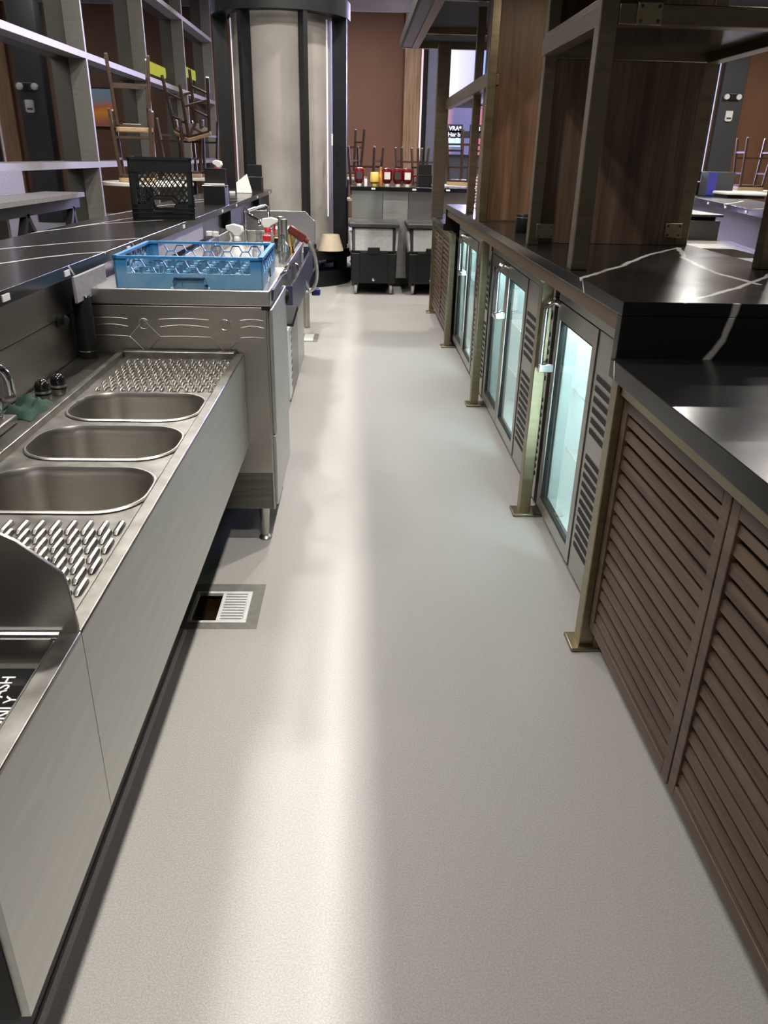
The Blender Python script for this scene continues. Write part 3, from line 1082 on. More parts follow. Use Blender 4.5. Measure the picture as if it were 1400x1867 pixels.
# soda gun + hose
sgn = thing('soda_gun', 'dark red soda gun with curled steel hose', 'soda gun', (-.38, 5.3, .95))
g0, g1 = Vector((-.425, 5.05, .985)), Vector((-.335, 5.05, .925))
MB().beam(g0, g1, .05, .032, (0, 1, 0)).build('handle', SODARED, sgn, bevel=.006)
MB().beam(g0 + Vector((-.005, 0, .008)), g0 + Vector((.055, 0, -.032)), .036, .040, (0, 1, 0)).build('button_pad', SODARED, sgn, bevel=.003)
MB().tube([g1, g1 + Vector((.022, 0, -.016))], .016, 12).build('collar', SODARED, sgn)
hp = [g1 + Vector((.02, 0, -.014))]
for p in [(-.297, 5.05, .88), (-.272, 5.05, .82), (-.262, 5.05, .74), (-.268, 5.05, .67), (-.290, 5.05, .625), (-.315, 5.05, .62), (-.335, 5.05, .66), (-.36, 5.05, .72), (-.385, 5.05, .765), (-.40, 5.0, .78)]:
    hp.append(Vector(p))


def smooth_path(P, n=6):
    P = [Vector(p) for p in P]
    Q = [P[0]] + P + [P[-1]]
    out = []
    for i in range(1, len(Q) - 2):
        for k in range(n):
            t = k / n
            a, b, c, d = Q[i - 1], Q[i], Q[i + 1], Q[i + 2]
            out.append(.5 * ((2 * b) + (c - a) * t + (2 * a - 5 * b + 4 * c - d) * t * t + (3 * b - a - 3 * c + d) * t ** 3))
    out.append(P[-1])
    return out


MB().tube(smooth_path(hp), .011, 10).build('hose', basic('steel_hose', (.62, .60, .54), .3, .9), sgn)

# ================================================================== ON THE LEFT BAR
# milk crate
mc = thing('milk_crate', 'black plastic milk crate on the bar counter', 'crate', (0, 0, 0))


def crate_wall(rot):
    q = MB()
    H, D = .288, .165
    t = .010
    y0, y1 = -D, -D + t
    q.box(-D, D, y0, y1, .225, H)
    q.box(-D - .004, D + .004, y0 - .004, y1 + .004, H - .012, H)
    q.box(-D, D, y0 - .003, y0, .222, .228)
    q.box(-D, -D + .032, y0, y1, 0, .23)
    q.box(D - .032, D, y0, y1, 0, .23)
    q.box(-D, D, y0, y1, .0, .030)
    q.box(-D, D, y0 - .004, y1, .030, .036)
    q.box(-D, -.058, y0, y1, .036, .072)
    q.box(.058, D, y0, y1, .036, .072)
    q.box(-D, -.05, y0 - .004, y0, .050, .055)
    q.box(.05, D, y0 - .004, y0, .050, .055)
    fr = [(-.075, .072), (-.048, .100), (.048, .100), (.075, .072), (.050, .036), (-.050, .036)]
    for a, b in zip(fr, fr[1:] + fr[:1]):
        q.beam((a[0], y0 + .002, a[1]), (b[0], y0 + .002, b[1]), .012, .012, (0, 1, 0))
    # diagonal lattice
    x0, x1, z0, z1 = -D + .032, D - .032, .072, .226
    for sgn_ in (1, -1):
        c = -.5
        while c < .5:
            pts = []
            for zz in (z0, z1):
                pts.append((c + sgn_ * (zz - z0) * .8, zz))
            (xa, za), (xb, zb) = pts
            ok = []
            for k in range(25):
                tt = k / 24
                x, z = xa + (xb - xa) * tt, za + (zb - za) * tt
                if x0 <= x <= x1 and not (abs(x) < .072 and z < .102):
                    ok.append((x, z))
            if len(ok) > 2:
                q.beam((ok[0][0], y0 + t / 2, ok[0][1]), (ok[-1][0], y0 + t / 2, ok[-1][1]), .005, .007, (0, 1, 0))
            c += .030
    return q.xf(Matrix.Rotation(rot, 4, 'Z'))


cw = MB()
for k in range(4):
    q = crate_wall(k * PI / 2)
    cw.add(q.v, q.f)
cw.build('walls', BLACK, mc)
cf = MB()
for k in range(9):
    c = -.16 + k * .04
    cf.box(c - .005, c + .005, -.16, .16, .004, .012).box(-.16, .16, c - .005, c + .005, .004, .012)
cf.build('base_grid', BLACK, mc)
mc.location = (-1.075, 4.60, ZB)
mc.rotation_euler = (0, 0, math.radians(11))
mc.scale = (.98, .98, 1.06)


def caddy(label, loc, rotz=0, s=1.0, napkin=False):
    t = thing('napkin_caddy', label, 'napkin holder', (0, 0, 0))
    MB().box(-.075, .075, -.09, .0, 0, .005).box(-.075, .075, -.093, -.088, 0, .125).box(-.075, -.07, -.09, 0, 0, .11).box(.07, .075, -.09, 0, 0, .11).build('tray', BLACK, t)
    MB().box(-.075, .075, -.004, .004, 0, .235).box(-.075, .075, .004, .075, 0, .125).build('menu_block', BLACK, t, bevel=.002)
    MB().tube([(-.078, .0, .125), (-.078, -.097, .125), (.078, -.097, .125), (.078, .0, .125)], .004, 6).build('wire_rail', CHROME, t)
    if napkin:
        mb_ = MB()
        for k in range(6):
            mb_.box(-.066 + random.uniform(-.003, .003), .066 + random.uniform(-.003, .003), -.086, -.008, .090 + k * .008, .0965 + k * .008)
        mb_.build('napkins', CREAM, t)
    t.location = loc
    t.rotation_euler = (0, 0, rotz)
    t.scale = (s, s, s)
    return t


caddy('black napkin caddy holding white napkins right behind the milk crate', (-1.015, 5.95, ZB), 0, 1.0, True)
caddy('black napkin caddy near the far end of the left bar beside the paper cone', (-1.045, 8.42, ZB), 0, 1.0)
# folded paper
pp = MB()
A, B_, C_, D_ = (-1.13, 7.72, ZB + .002), (-.99, 7.72, ZB + .002), (-1.035, 7.76, ZB + .165), (-1.135, 7.74, ZB + .09)
E_ = (-1.05, 7.86, ZB + .002)
pp.add([A, B_, C_, D_, E_, (-1.0, 7.80, ZB + .02)], [(0, 1, 2, 3), (1, 5, 2), (5, 4, 2), (4, 0, 3, 2), (0, 4, 5, 1)])
tag(pp.build('folded_napkin', CREAM, None, (-1.06, 7.77, ZB), bevel=.002), 'white folded paper napkin standing on the left bar counter', 'napkin')
br = thing('pastry_brush', 'wooden handled brush lying beside the white folded napkin', 'brush', (-1.20, 7.6, ZB))
MB().tube([(-1.31, 7.55, ZB + .012), (-1.22, 7.57, ZB + .012)], .009, 10).build('handle', TAN, br)
MB().tube([(-1.22, 7.57, ZB + .012), (-1.175, 7.58, ZB + .013)], .011, 10).build('ferrule', CHROME, br)
MB().beam((-1.175, 7.58, ZB + .012), (-1.125, 7.59, ZB + .012), .035, .020).build('bristles', CREAM, br)

# ================================================================== LEFT DINING: ledge, tables, stools
lg = thing('stone_ledge', 'grey stone drink ledge on black diagonal legs along the windows', 'ledge', (-3.0, 6.7, 0))
MB().box(-3.27, -2.86, 3.6, 8.75, .955, 1.0).build('top', STONE, lg, bevel=.003)
MB().box(-3.275, -3.25, 3.6, 8.2, 1.0, 1.205).build('backsplash', STONE, lg, bevel=.002)
MB().box(-3.25, -2.90, 3.7, 8.68, .86, .955).build('apron', BLACK_STEEL, lg)
for ly in (4.6, 6.3, 7.3, 8.5):
    MB().beam((-2.93, ly, .87), (-2.93, ly - .62, .02), .06, .05).beam((-2.93, ly, .87), (-2.93, ly + .62 if ly < 8 else ly + .1, .02), .06, .05).build('leg', BLACK_STEEL, lg)


def round_table(label, loc, r, h, top, group='tables in the dining area'):
    t = thing('pedestal_table', label, 'table', loc, group)
    x, y, _ = loc
    MB().lathe([(r - .01, h - .035), (r, h - .03), (r, h - .006), (r - .008, h), (0, h)], (x, y, 0), 40).build('tabletop', top, t)
    MB().lathe([(.04, .02), (.04, h - .035)], (x, y, 0), 16).build('pedestal', BLACK_STEEL, t)
    MB().lathe([(.26, 0), (.26, .012), (.05, .03)], (x, y, 0), 28).build('foot', BLACK_STEEL, t)
    return t


# inverted bar stool prototype: seat on the table, legs up
st = thing('bar_stool', 'dark wooden bar stool upside down', 'stool', (0, 0, 0), 'stools stacked upside down on tables')
MB().prism(rrect(-.20, .20, -.20, .20, .05, 5), 0, .045, 'z').build('seat', TAN, st, bevel=.006)
MB().prism(rrect(-.185, .185, -.185, .185, .04, 4), .045, .075, 'z').build('seat_frame', LEGWOOD, st)
for sx in (-1, 1):
    for sy in (-1, 1):
        l = MB().beam((sx * .17, sy * .17, .06), (sx * .215, sy * .215, .735), .034, .034).build('leg', LEGWOOD, st, bevel=.004)
        MB().beam((sx * .2145, sy * .2145, .728), (sx * .2165, sy * .2165, .748), .03, .03).build('foot_cap', STEEL, l)


def leg_at(sx, sy, z):
    t = (z - .06) / .675
    return Vector((sx * (.17 + .045 * t), sy * (.17 + .045 * t), z))


for (a, b, z) in (((-1, -1), (1, -1), .46), ((-1, 1), (1, 1), .46), ((-1, -1), (-1, 1), .54), ((1, -1), (1, 1), .54), ((-1, -1), (-1, 1), .24), ((1, -1), (1, 1), .24)):
    MB().beam(leg_at(*a, z), leg_at(*b, z), .020, .026).build('stretcher', LEGWOOD, st)


def on_table(src, c, r, deg, z, label, spin=0, first=False):
    """seat toward the side deg of the table top c, r"""
    d = Vector((math.cos(math.radians(deg)), math.sin(math.radians(deg))))
    k = max(0, r - .215)
    loc = (c[0] + d.x * k, c[1] + d.y * k, z)
    rz = math.radians(deg - 90 + spin)
    if first:
        src.location = loc
        src.rotation_euler = (0, 0, rz)
        src['label'] = label
        src.scale = (SS,) * 3
        return src
    o = dup(src, loc, rz, label)
    o.scale = (SS,) * 3
    return o


SS = .88
tabA = round_table('white round high table by the windows behind the milk crate', (-2.20, 8.80, 0), .46, 1.112, TABLEWHITE)
on_table(st, (-2.20, 8.80), .40, -108, 1.115, 'lower upside down stool resting on the white high table behind the milk crate', 28, True)
up = on_table(st, (-2.19, 8.80), .40, -108, 1.57, 'upper upside down stool stacked above the white high table, legs highest of all', 34)
tabB = round_table('round high table by the windows left of the round column', (-2.13, 10.85, 0), .40, 1.112, TABLEWHITE)
on_table(st, (-2.13, 10.85), .40, -120, 1.115, 'lower upside down stool on the table just left of the round column')
up2 = on_table(st, (-2.16, 10.85), .40, -60, 1.60, 'tilted stool stacked on top just left of the round column')
up2.rotation_euler = (math.radians(-16), math.radians(14), math.radians(-140))
on_table(st, (-2.13, 10.85), .40, 70, 1.115, 'upside down stool on the far side of the table left of the column')
cdn = tag(MB().box(-2.33, -2.18, 8.55, 8.67, 1.637, 1.642).build('paper_card', CREAM, None, (-2.25, 8.61, 1.637), bevel=.001), 'white paper card on the underside of the upper stacked stool', 'card')

# ================================================================== ROUND COLUMN
CX, CY = -.865, 9.93
cl = thing('round_column', 'round grey plaster column inside a black steel cage', 'column', (CX, CY, 0))
MB().lathe([(.555, .30), (.555, 3.9), (.55, ZC - .001)], (CX, CY, 0), 64).build('plaster_shaft', CONCRETE, cl)
MB().lathe([(.40, .0), (.40, .32), (.5, .40)], (CX, CY, 0), 48).build('core_base', BLACK_STEEL, cl)


def ring(mb, r0, r1, z0, z1, seg=72):
    vs, fs = [], []
    for k in range(seg):
        a = 2 * PI * k / seg
        for r, z in ((r0, z0), (r1, z0), (r1, z1), (r0, z1)):
            vs.append((CX + r * math.cos(a), CY + r * math.sin(a), z))
    for k in range(seg):
        j = (k + 1) % seg
        for q in range(4):
            p = (q + 1) % 4
            fs.append((k * 4 + q, k * 4 + p, j * 4 + p, j * 4 + q))
    mb.add(vs, fs)
    return mb


ring(MB(), .60, .755, 2.74, 2.90).build('cage_ring', BLACK_STEEL, cl, label='top ring of the cage')
ring(MB(), .45, .775, .30, .40).build('cage_ring', BLACK_STEEL, cl, label='shelf ring of the cage')
ring(MB(), .45, .775, 0, .17).build('cage_ring', BLACK_STEEL, cl, label='floor ring of the cage')
for deg in (-82, -31, 24, 75, 128, 180, 229):
    a = math.radians(deg)
    d = Vector((math.sin(a), -math.cos(a), 0))
    p0 = Vector((CX, CY, .0)) + d * .665
    MB().beam(p0 + Vector((0, 0, .0)), p0 + Vector((0, 0, 2.86)), .045, .16, d).build('cage_bar', BLACK_STEEL, cl, smooth=False)
for deg in (-72, 64, 100, -110):
    a = math.radians(deg)
    d = Vector((math.sin(a), -math.cos(a), 0))
    p0 = Vector((CX, CY, 0)) + d * .562
    MB().beam(p0 + Vector((0, 0, .75)), p0 + Vector((0, 0, 2.72)), .012, .012, d).build('light_strip', LAV_STRIP, cl)  # thin emissive lavender strips up the plaster shaft
lsw = MB().box(-.312, -.296, 9.50, 9.56, 1.50, 1.62)
lsw.build('wall_switch', WHITE, cl, bevel=.003)
sh = thing('lamp_shade', 'beige tapered lamp shade on the black base ring of the round column', 'lamp shade', (-.32, 9.40, .40))
MB().lathe([(.150, .40), (.098, .575), (.094, .575), (.146, .404), (.146, .40)], (-.325, 9.42, 0), 36).build('shade', BEIGE, sh)
MB().lathe([(.0, .566), (.09, .570)], (-.325, 9.42, 0), 30).build('top_disc', BEIGE, sh)

# ================================================================== FAR COUNTER
FZ = 1.095
fcn = thing('far_counter', 'counter with stainless front at the far end of the aisle', 'counter', (.6, 9.7, 0))
MB().box(-.10, 1.9, 9.33, 10.05, FZ - .045, FZ).build('countertop', MARBLE_FAR, fcn, bevel=.002)
MB().box(-.08, .27, 9.42, 9.46, .10, FZ - .045).build('front_panel', STEEL, fcn)
MB().box(.275, .56, 9.42, 9.455, .10, FZ - .045).build('front_panel', STEEL_APRON, fcn)
MB().box(.565, 1.88, 9.425, 9.46, .10, FZ - .045).build('front_panel', STEEL, fcn)
MB().box(-.08, 1.88, 9.46, 9.95, .0, FZ - .05).build('carcass', STEEL_DARK, fcn)
MB().box(-.08, 1.88, 9.44, 9.47, 0, .10).build('kick_plate', SOOT, fcn)
for tx in (.16, .62, 1.0):
    MB().box(tx - .022, tx + .022, 9.326, 9.33, FZ - .03, FZ - .012).build('clip_tag', WHITE, fcn)


def ketchup(label, x, y):
    return lathe_thing('ketchup_bottle', label, 'bottle', (x, y, FZ), [
        ('cap', [(.026, 0), (.027, .004), (.027, .022), (.02, .026)], WHITE),
        ('body', [(.022, .024), (.044, .045), (.050, .07), (.050, .165), (.044, .185), (.020, .192), (0, .193)], DKRED),
        ('front_label', [(.0508, .065), (.0508, .145)], CREAM)], 'red ketchup bottles on the far counter')


def kb(label, x, y, white=True):
    t = thing('ketchup_bottle', label, 'bottle', (0, 0, 0), 'ketchup bottles on the far counter')
    MB().lathe([(.026, 0), (.027, .004), (.027, .022), (.02, .026)], (0, 0, 0), 18).build('cap', WHITE, t)
    MB().lathe([(.022, .024), (.046, .045), (.056, .07), (.058, .165), (.050, .185), (.020, .193), (0, .194)], (0, 0, 0), 24, sy=.65).build('body', DKRED, t)
    # label patch wraps the front
    mb_ = MB()
    vs, fs = [], []
    for k in range(9):
        a = math.radians(-125 + 70 * k / 8)
        for z in (.075, .150):
            vs.append((.0585 * math.cos(a), .0585 * .66 * math.sin(a) - .0006, z))
    for k in range(8):
        fs.append((2 * k, 2 * k + 2, 2 * k + 3, 2 * k + 1))
    mb_.add(vs, fs).build('front_label', CREAM if white else SOOT, t)
    t.location = (x, y, FZ)
    return t


kb('red ketchup bottle standing alone left of the mustard', .0, 9.50, False)
kb('red ketchup bottle just right of the mustard, first of three in a row', .318, 9.50)
kb('middle red ketchup bottle of the three in a row', .438, 9.49, False)
kb('red ketchup bottle nearest the black caddy on the far counter', .548, 9.50)
lathe_thing('mustard_bottle', 'pale yellow mustard bottle on the far counter', 'bottle', (.175, 9.46, FZ), [
    ('cap', [(.025, 0), (.026, .004), (.026, .026), (.02, .03)], basic('lemon_cap', (.75, .66, .05), .4)),
    ('body', [(.022, .028), (.046, .045), (.050, .06), (.048, .14), (.044, .148), (0, .149)], YELLOW)], seg=22)
lathe_thing('sauce_bottle', 'slim orange hot sauce bottle between mustard and ketchup', 'bottle', (.245, 9.52, FZ), [
    ('body', [(.022, 0), (.024, .005), (.024, .11), (.012, .14), (.011, .175)], ORANGE),
    ('cap', [(.014, .175), (.014, .20), (0, .202)], TAN)])
lathe_thing('salt_shaker', 'small white shaker beside the lone ketchup bottle', 'shaker', (.075, 9.47, FZ), [
    ('body', [(.018, 0), (.018, .07), (.014, .08)], WHITE), ('cap', [(.015, .08), (.015, .095), (0, .1)], STEEL)])
lathe_thing('clear_shaker', 'clear glass shaker right of the ketchup row', 'shaker', (.632, 9.50, FZ), [
    ('body', [(.024, 0), (.026, .005), (.020, .10), (.016, .105)], CLEAR), ('cap', [(.018, .105), (.018, .125), (0, .13)], DKRED)])
caddy('black napkin caddy on the far counter right of the ketchup', (.755, 9.62, FZ), 0, 1.0)
lathe_thing('pepper_shaker', 'silver topped shaker at the right side of the far caddy', 'shaker', (.855, 9.50, FZ), [
    ('body', [(.018, 0), (.016, .06), (.013, .07)], CLEAR), ('cap', [(.020, .07), (.022, .09), (.010, .105), (0, .107)], CHROME)])


# ice caddies
def ice_caddy(label, loc):
    t = thing('ice_caddy', label, 'ice bin', (0, 0, 0), 'ice caddies at the end of the aisle')
    b = MB().prism([(-.245, .12), (.245, .12), (.255, .45), (-.255, .45)], .0, .60, 'y')
    b.build('body', BLACK, t, bevel=.02)
    MB().box(-.155, .155, -.012, .02, .13, .46).build('front_panel', BLACK, t, bevel=.008)
    MB().box(-.065, .065, -.030, -.006, .44, .505).build('latch', BLACK, t, bevel=.006)
    # slanted lid
    MB().prism([(-.01, .462), (.0, .450), (.60, .450), (.60, .70), (.06, .70)], -.235, .235, 'x').build('lid_base', BLACK, t, bevel=.01)
    l = MB().prism([(-.014, .468), (.050, .694), (.062, .694), (-.002, .468)], -.205, .205, 'x').build('lid_panel', GREYLID, t, bevel=.004)
    MB().box(-.275, .275, .02, .62, .70, .752).build('top_lid', basic('charcoal_lid', (.035, .035, .034), .5), t, bevel=.015)
    for sx in (-1, 1):
        MB().beam((sx * .245, .03, .46), (sx * .262, .10, .66), .03, .06).build('side_clip', GREYLID, t, bevel=.006)
    MB().tube([(0, .0, .165), (0, -.035, .165)], .014, 10).build('spigot', WHITE, t)
    MB().beam((0, -.03, .175), (.035, -.04, .16), .012, .010).build('spigot_lever', NAVY, t)
    for sx in (-1, 1):
        for yy_ in (.07, .53):
            c = MB().lathe([(.030, -.016), (.052, -.014), (.056, 0), (.052, .014), (.030, .016)], (sx * .195, yy_ - .01, .056), 20, 'x').build('wheel', RUBBER, t)
            for q in (-.022, .022):
                MB().beam((sx * .195 + q, yy_ - .01, .056), (sx * .195 + q, yy_, .12), .006, .035).build('fork', CHROME, c)
    t.location = loc
    return t


ic = ice_caddy('black wheeled ice caddy with grey lid, fully in view by the column', (.165, 8.80, 0))
dup(ic, (.80, 8.80, 0), 0, 'black wheeled ice caddy half hidden behind the slatted cabinet')

# chairs upended behind the far counter
tabC = round_table('table hidden behind the far counter carrying upside down stools', (.13, 11.75, 0), .33, .865, TABLEWHITE)
tabD = round_table('second table behind the far counter, right of the ketchup bottles', (.84, 11.75, 0), .33, .865, TABLEWHITE)
tabE = round_table('high table behind the far counter near the column', (-.20, 12.9, 0), .30, 1.112, TABLEWHITE)
on_table(st, (-.20, 12.9), .30, -70, 1.115, 'tallest upside down stool behind the lone ketchup bottle')
on_table(st, (.13, 11.75), .33, -110, .868, 'upside down stool behind the mustard bottle')
on_table(st, (.84, 11.75), .33, -170, .868, 'upside down stool behind the ketchup row')
on_table(st, (.84, 11.75), .33, 10, .868, 'upside down stool behind the far black caddy')

# ================================================================== BACK WALL ITEMS
wp = tag(MB().box(1.03, 1.40, YB - .12, YB - .001, 0, 4.35).build('wood_pilaster', WOOD_POST, None, (1.2, YB, 0), bevel=.006), 'light brown wood pilaster on the back wall beside the grey pilaster', 'pilaster')
tag(MB().box(1.425, 1.465, YB - .06, YB - .001 + .06, .9, 3.95).build('light_strip', LED_PINK, None, (1.44, YB, .9)), 'thin pink glowing strip beside the wood pilaster', 'light strip')
struct(MB().box(1.47, 1.56, YB - .01, YB + .06, 0, 4.35).build('trim_3', BLACK_MATTE, smooth=False))
tag(MB().box(1.57, 2.02, YB - .22, YB + .059, 0, 4.40).build('grey_pilaster', GREYPAINT, None, (1.8, YB, 0), bevel=.005), 'grey pilaster between the pink strip and the screens', 'pilaster')
struct(MB().box(2.021, 5.399, YB - .03, YB + .059, 0, ZC).build('wall_screen', SOOT, smooth=False), 'dark grey wall behind the screens')
spk = thing('wall_speaker', 'small black speaker at the top of the pink light strip', 'speaker', (1.35, YB - .2, 3.93))
MB().box(1.20, 1.52, YB - .32, YB - .13, 3.94, 4.07).build('cabinet', BLACK, spk, bevel=.01)
MB().box(1.22, 1.50, YB - .325, YB - .32, 3.955, 4.055).build('grille', SOOT, spk)
tv1 = thing('television', 'upper wall screen showing bright white and blue sky', 'television', (3.1, YB - .1, 2.7))
MB().box(2.03, 4.40, YB - .12, YB - .031, 2.66, 4.02).build('housing', BLACK, tv1, bevel=.006)
MB().box(2.05, 4.38, YB - .124, YB - .120, 2.69, 4.0).build('screen', SKYSCREEN, tv1, smooth=False)
MB().beam((2.93, YB - .128, 2.72), (2.93, YB - .128, 4.0), .012, .004, (0, 1, 0)).build('mast_silhouette', BLACK_MATTE, tv1)
tv2 = thing('television', 'lower wall screen with captions over a red and violet picture', 'television', (2.9, YB - .1, 1.5))
MB().box(2.03, 3.88, YB - .12, YB - .031, 1.46, 2.52).build('housing', BLACK, tv2, bevel=.006)
MB().box(2.05, 3.86, YB - .124, YB - .120, 1.49, 2.49).build('screen', SHOWSCREEN, tv2, smooth=False)
TXT = basic('caption_white', (.9, .9, .9), .5, emit=(1, 1, 1), es=1.0)
CAPB = basic('caption_black', (.01, .01, .012), .4)
MB().box(2.10, 2.46, YB - .126, YB - .124, 1.97, 2.14).box(2.62, 3.02, YB - .126, YB - .124, 1.97, 2.14).box(2.08, 2.98, YB - .126, YB - .124, 1.85, 2.00).build('caption_bar', CAPB, tv2)
MB().box(2.06, 2.42, YB - .126, YB - .124, 1.66, 1.84).build('caption_panel', basic('cyan_panel', (.02, .02, .02), .4, emit=(.55, .85, 1.0), es=1.1), tv2)
RX = Matrix.Rotation(PI / 2, 4, 'X')
for body, x, z in (('VRA*', 2.13, 2.01), ('Har b', 2.11, 1.88), ("a'm T", 2.09, 1.76), ('V3 I', 2.74, 2.01), ('a,', 2.74, 1.88)):
    text_mesh('caption', body, .128, TXT, tv2, Matrix.Translation((x, YB - .129, z)) @ RX, 'LEFT', bold=.001)

# dark free-standing pillar with emergency light, seen as a reflection in the windows
dp = tag(MB().box(-.80, -.28, 17.4, 17.75, 0, ZC - .001).build('dark_pillar', SOOT, None, (-.55, 17.6, 0), bevel=.005), 'dark pillar behind the round column, mirrored in the first window', 'pillar')


def emergency_light(label, x, y, z):
    t = thing('emergency_light', label, 'emergency light', (x, y, z))
    MB().box(x - .10, x + .10, y - .07, y, z - .07, z + .06).build('housing', BLACK, t, bevel=.012)
    MB().box(x - .085, x + .085, y - .075, y - .02, z + .06, z + .07).build('top_plate', STEEL, t)
    for sx in (-1, 1):
        MB().lathe([(.03, .03), (.055, .02), (.065, -.03), (.058, -.055), (.0, -.06)], (x + sx * .145, y - .06, z), 20, 'y').build('lamp_head', LIGHTGLASS, t)
    return t


def alarm(label, x, y, z):
    t = thing('fire_alarm', label, 'fire alarm', (x, y, z))
    MB().prism([(x - .085, z - .10), (x - .05, z - .125), (x + .05, z - .125), (x + .085, z - .10), (x + .085, z + .10), (x - .085, z + .10)], y - .05, y, 'y').build('housing', WHITE, t, bevel=.008)
    MB().box(x - .055, x + .055, y - .054, y - .05, z - .075, z - .04).build('strobe_slot', SOOT, t)
    return t


emergency_light('twin headed emergency light mirrored in the left window', -.50, 17.4, 2.50)
alarm('white fire alarm mirrored in the left window', -.48, 17.4, 2.17)
pt = thing('framed_picture', 'orange and grey sunset picture mirrored in the second window', 'picture', (-.85, YB - .03, 2.2))
MB().box(-1.28, -.42, YB - .05, YB - .001, 1.88, 2.72).build('frame', BLACK, pt)
MB().box(-1.25, -.45, YB - .054, YB - .05, 1.91, 2.69).build('canvas', PAINT, pt, smooth=False)
# lit yellow sign outside, beyond the glass
for (y, z, lab) in ((35.2, 4.35, 'yellow lit sign seen through the upper pane behind the stacked stools'), (42.8, 4.85, 'yellow lit sign seen through the upper pane nearer the column')):
    yk = thing('yellow_sign', lab, 'sign', (-8.6, y, z))
    MB().box(-8.8, -8.6, y, y + 4.2, z, z + .42).build('sign_face', YELLOW_LIT, yk, bevel=.05)
    for q in (.4, 3.6):
        MB().box(-8.99, -8.8, y + q, y + q + .2, z + .1, z + .3).build('bracket', BLACK, yk)

# ================================================================== RIGHT ISLAND
IX0, IX1 = .70, 1.50
cr = thing('island_counter', 'raised black marble island counter with white veins over the glass door fridges', 'counter', (1.1, 4.3, 0))
MB().box(IX0, IX1, 2.05, 6.63, ZB - .037, ZB).build('countertop', MARBLE_R, cr, bevel=.002, smooth=False)
MB().box(IX0, IX1, 2.05, 2.09, .868, ZB - .037).build('end_panel', MARBLE_R, cr, bevel=.002, smooth=False)
MB().box(IX0, IX1, 6.59, 6.63, .868, ZB - .037).build('end_panel', MARBLE_R, cr, smooth=False)
MB().box(1.46, 1.49, 2.09, 6.59, 0, ZB - .037).build('back_panel', STEEL_DARK, cr)
lowc = thing('low_counter', 'lower black marble worktop over the near slatted cabinets', 'counter', (1.1, 1.1, .868))
MB().box(.687, 1.50, -.3, 2.05, .868, .917).build('countertop', MARBLE_LOW, lowc, bevel=.002, smooth=False)
lowf = thing('low_counter', 'lower black marble worktop at the far end of the island', 'counter', (1.1, 7.2, .868))
MB().box(.687, 1.50, 6.631, 7.83, .868, .917).build('countertop', MARBLE_LOW, lowf, bevel=.002, smooth=False)

# brass frame under and over the counter
bfm = thing('brass_frame', 'brown brass frame of posts and rails holding the back bar counters', 'frame', (.75, 4.5, 0))
for py in (2.035, 3.03, 4.635, 6.26, 7.775):
    top = .980 if 2.5 < py < 6.2 else .868
    p = MB().box(.703, .750, py - .0275, py + .0275, .012, top).build('post', BRASS, bfm, bevel=.003)
    MB().box(.675, .80, py - .048, py + .048, 0, .014).build('foot_plate', BRASS, p, bevel=.004)
MB().box(.712, .762, 2.09, 6.59, .978, ZB - .038).build('rail', BRASS_RAIL, bfm, bevel=.002)
MB().box(.712, .762, -.3, 2.0, .828, .868).build('rail', BRASS, bfm, bevel=.003)
MB().box(.712, .762, 6.31, 7.80, .828, .868).build('rail', BRASS, bfm, bevel=.003)

# slatted cabinets


def slat_cabinet(label, y0, y1, x=.730):
    t = thing('slatted_cabinet', label, 'cabinet', (1.0, (y0 + y1) / 2, 0), 'slatted walnut cabinets of the island')
    z0, z1 = .085, .822
    fr = MB()
    fr.box(x - .004, x + .022, y0, y0 + .034, z0, z1).box(x - .004, x + .022, y1 - .034, y1, z0, z1)
    fr.box(x - .004, x + .022, y0 + .034, y1 - .034, z0, z0 + .034).box(x - .004, x + .022, y0 + .034, y1 - .034, z1 - .034, z1)
    fr.build('door_frame', WOOD_SLAT, t, bevel=.002)
    sl = MB()
    n_ = 16
    pitch = (z1 - z0 - .068) / n_
    for k in range(n_):
        zc = z0 + .034 + pitch * (k + .5)
        sl.prism([(x + .001, zc - pitch * .30), (x + .003, zc + pitch * .25), (x + .014, zc + pitch * .29), (x + .014, zc - pitch * .26)], y0 + .034, y1 - .034, 'y')
    sl.build('slats', WOOD_SLAT, t, smooth=False)
    MB().box(x + .034, 1.44, y0 + .004, y1 - .004, .085, .822).build('carcass', BLACK_MATTE, t)
    MB().box(.805, 1.44, y0, y1, 0, .085).build('kick_plate', BLACK_MATTE, t)
    return t


slat_cabinet('slatted walnut cabinet next to the single door fridge', 1.340, 2.004)
slat_cabinet('slatted walnut cabinet closest to the camera at lower right', .672, 1.334)
slat_cabinet('slatted walnut cabinet beyond the farthest fridge, nearer half', 6.295, 7.02)
slat_cabinet('slatted walnut cabinet at the far end of the island', 7.025, 7.742)

# ------------------------------------------------------------------ fridges


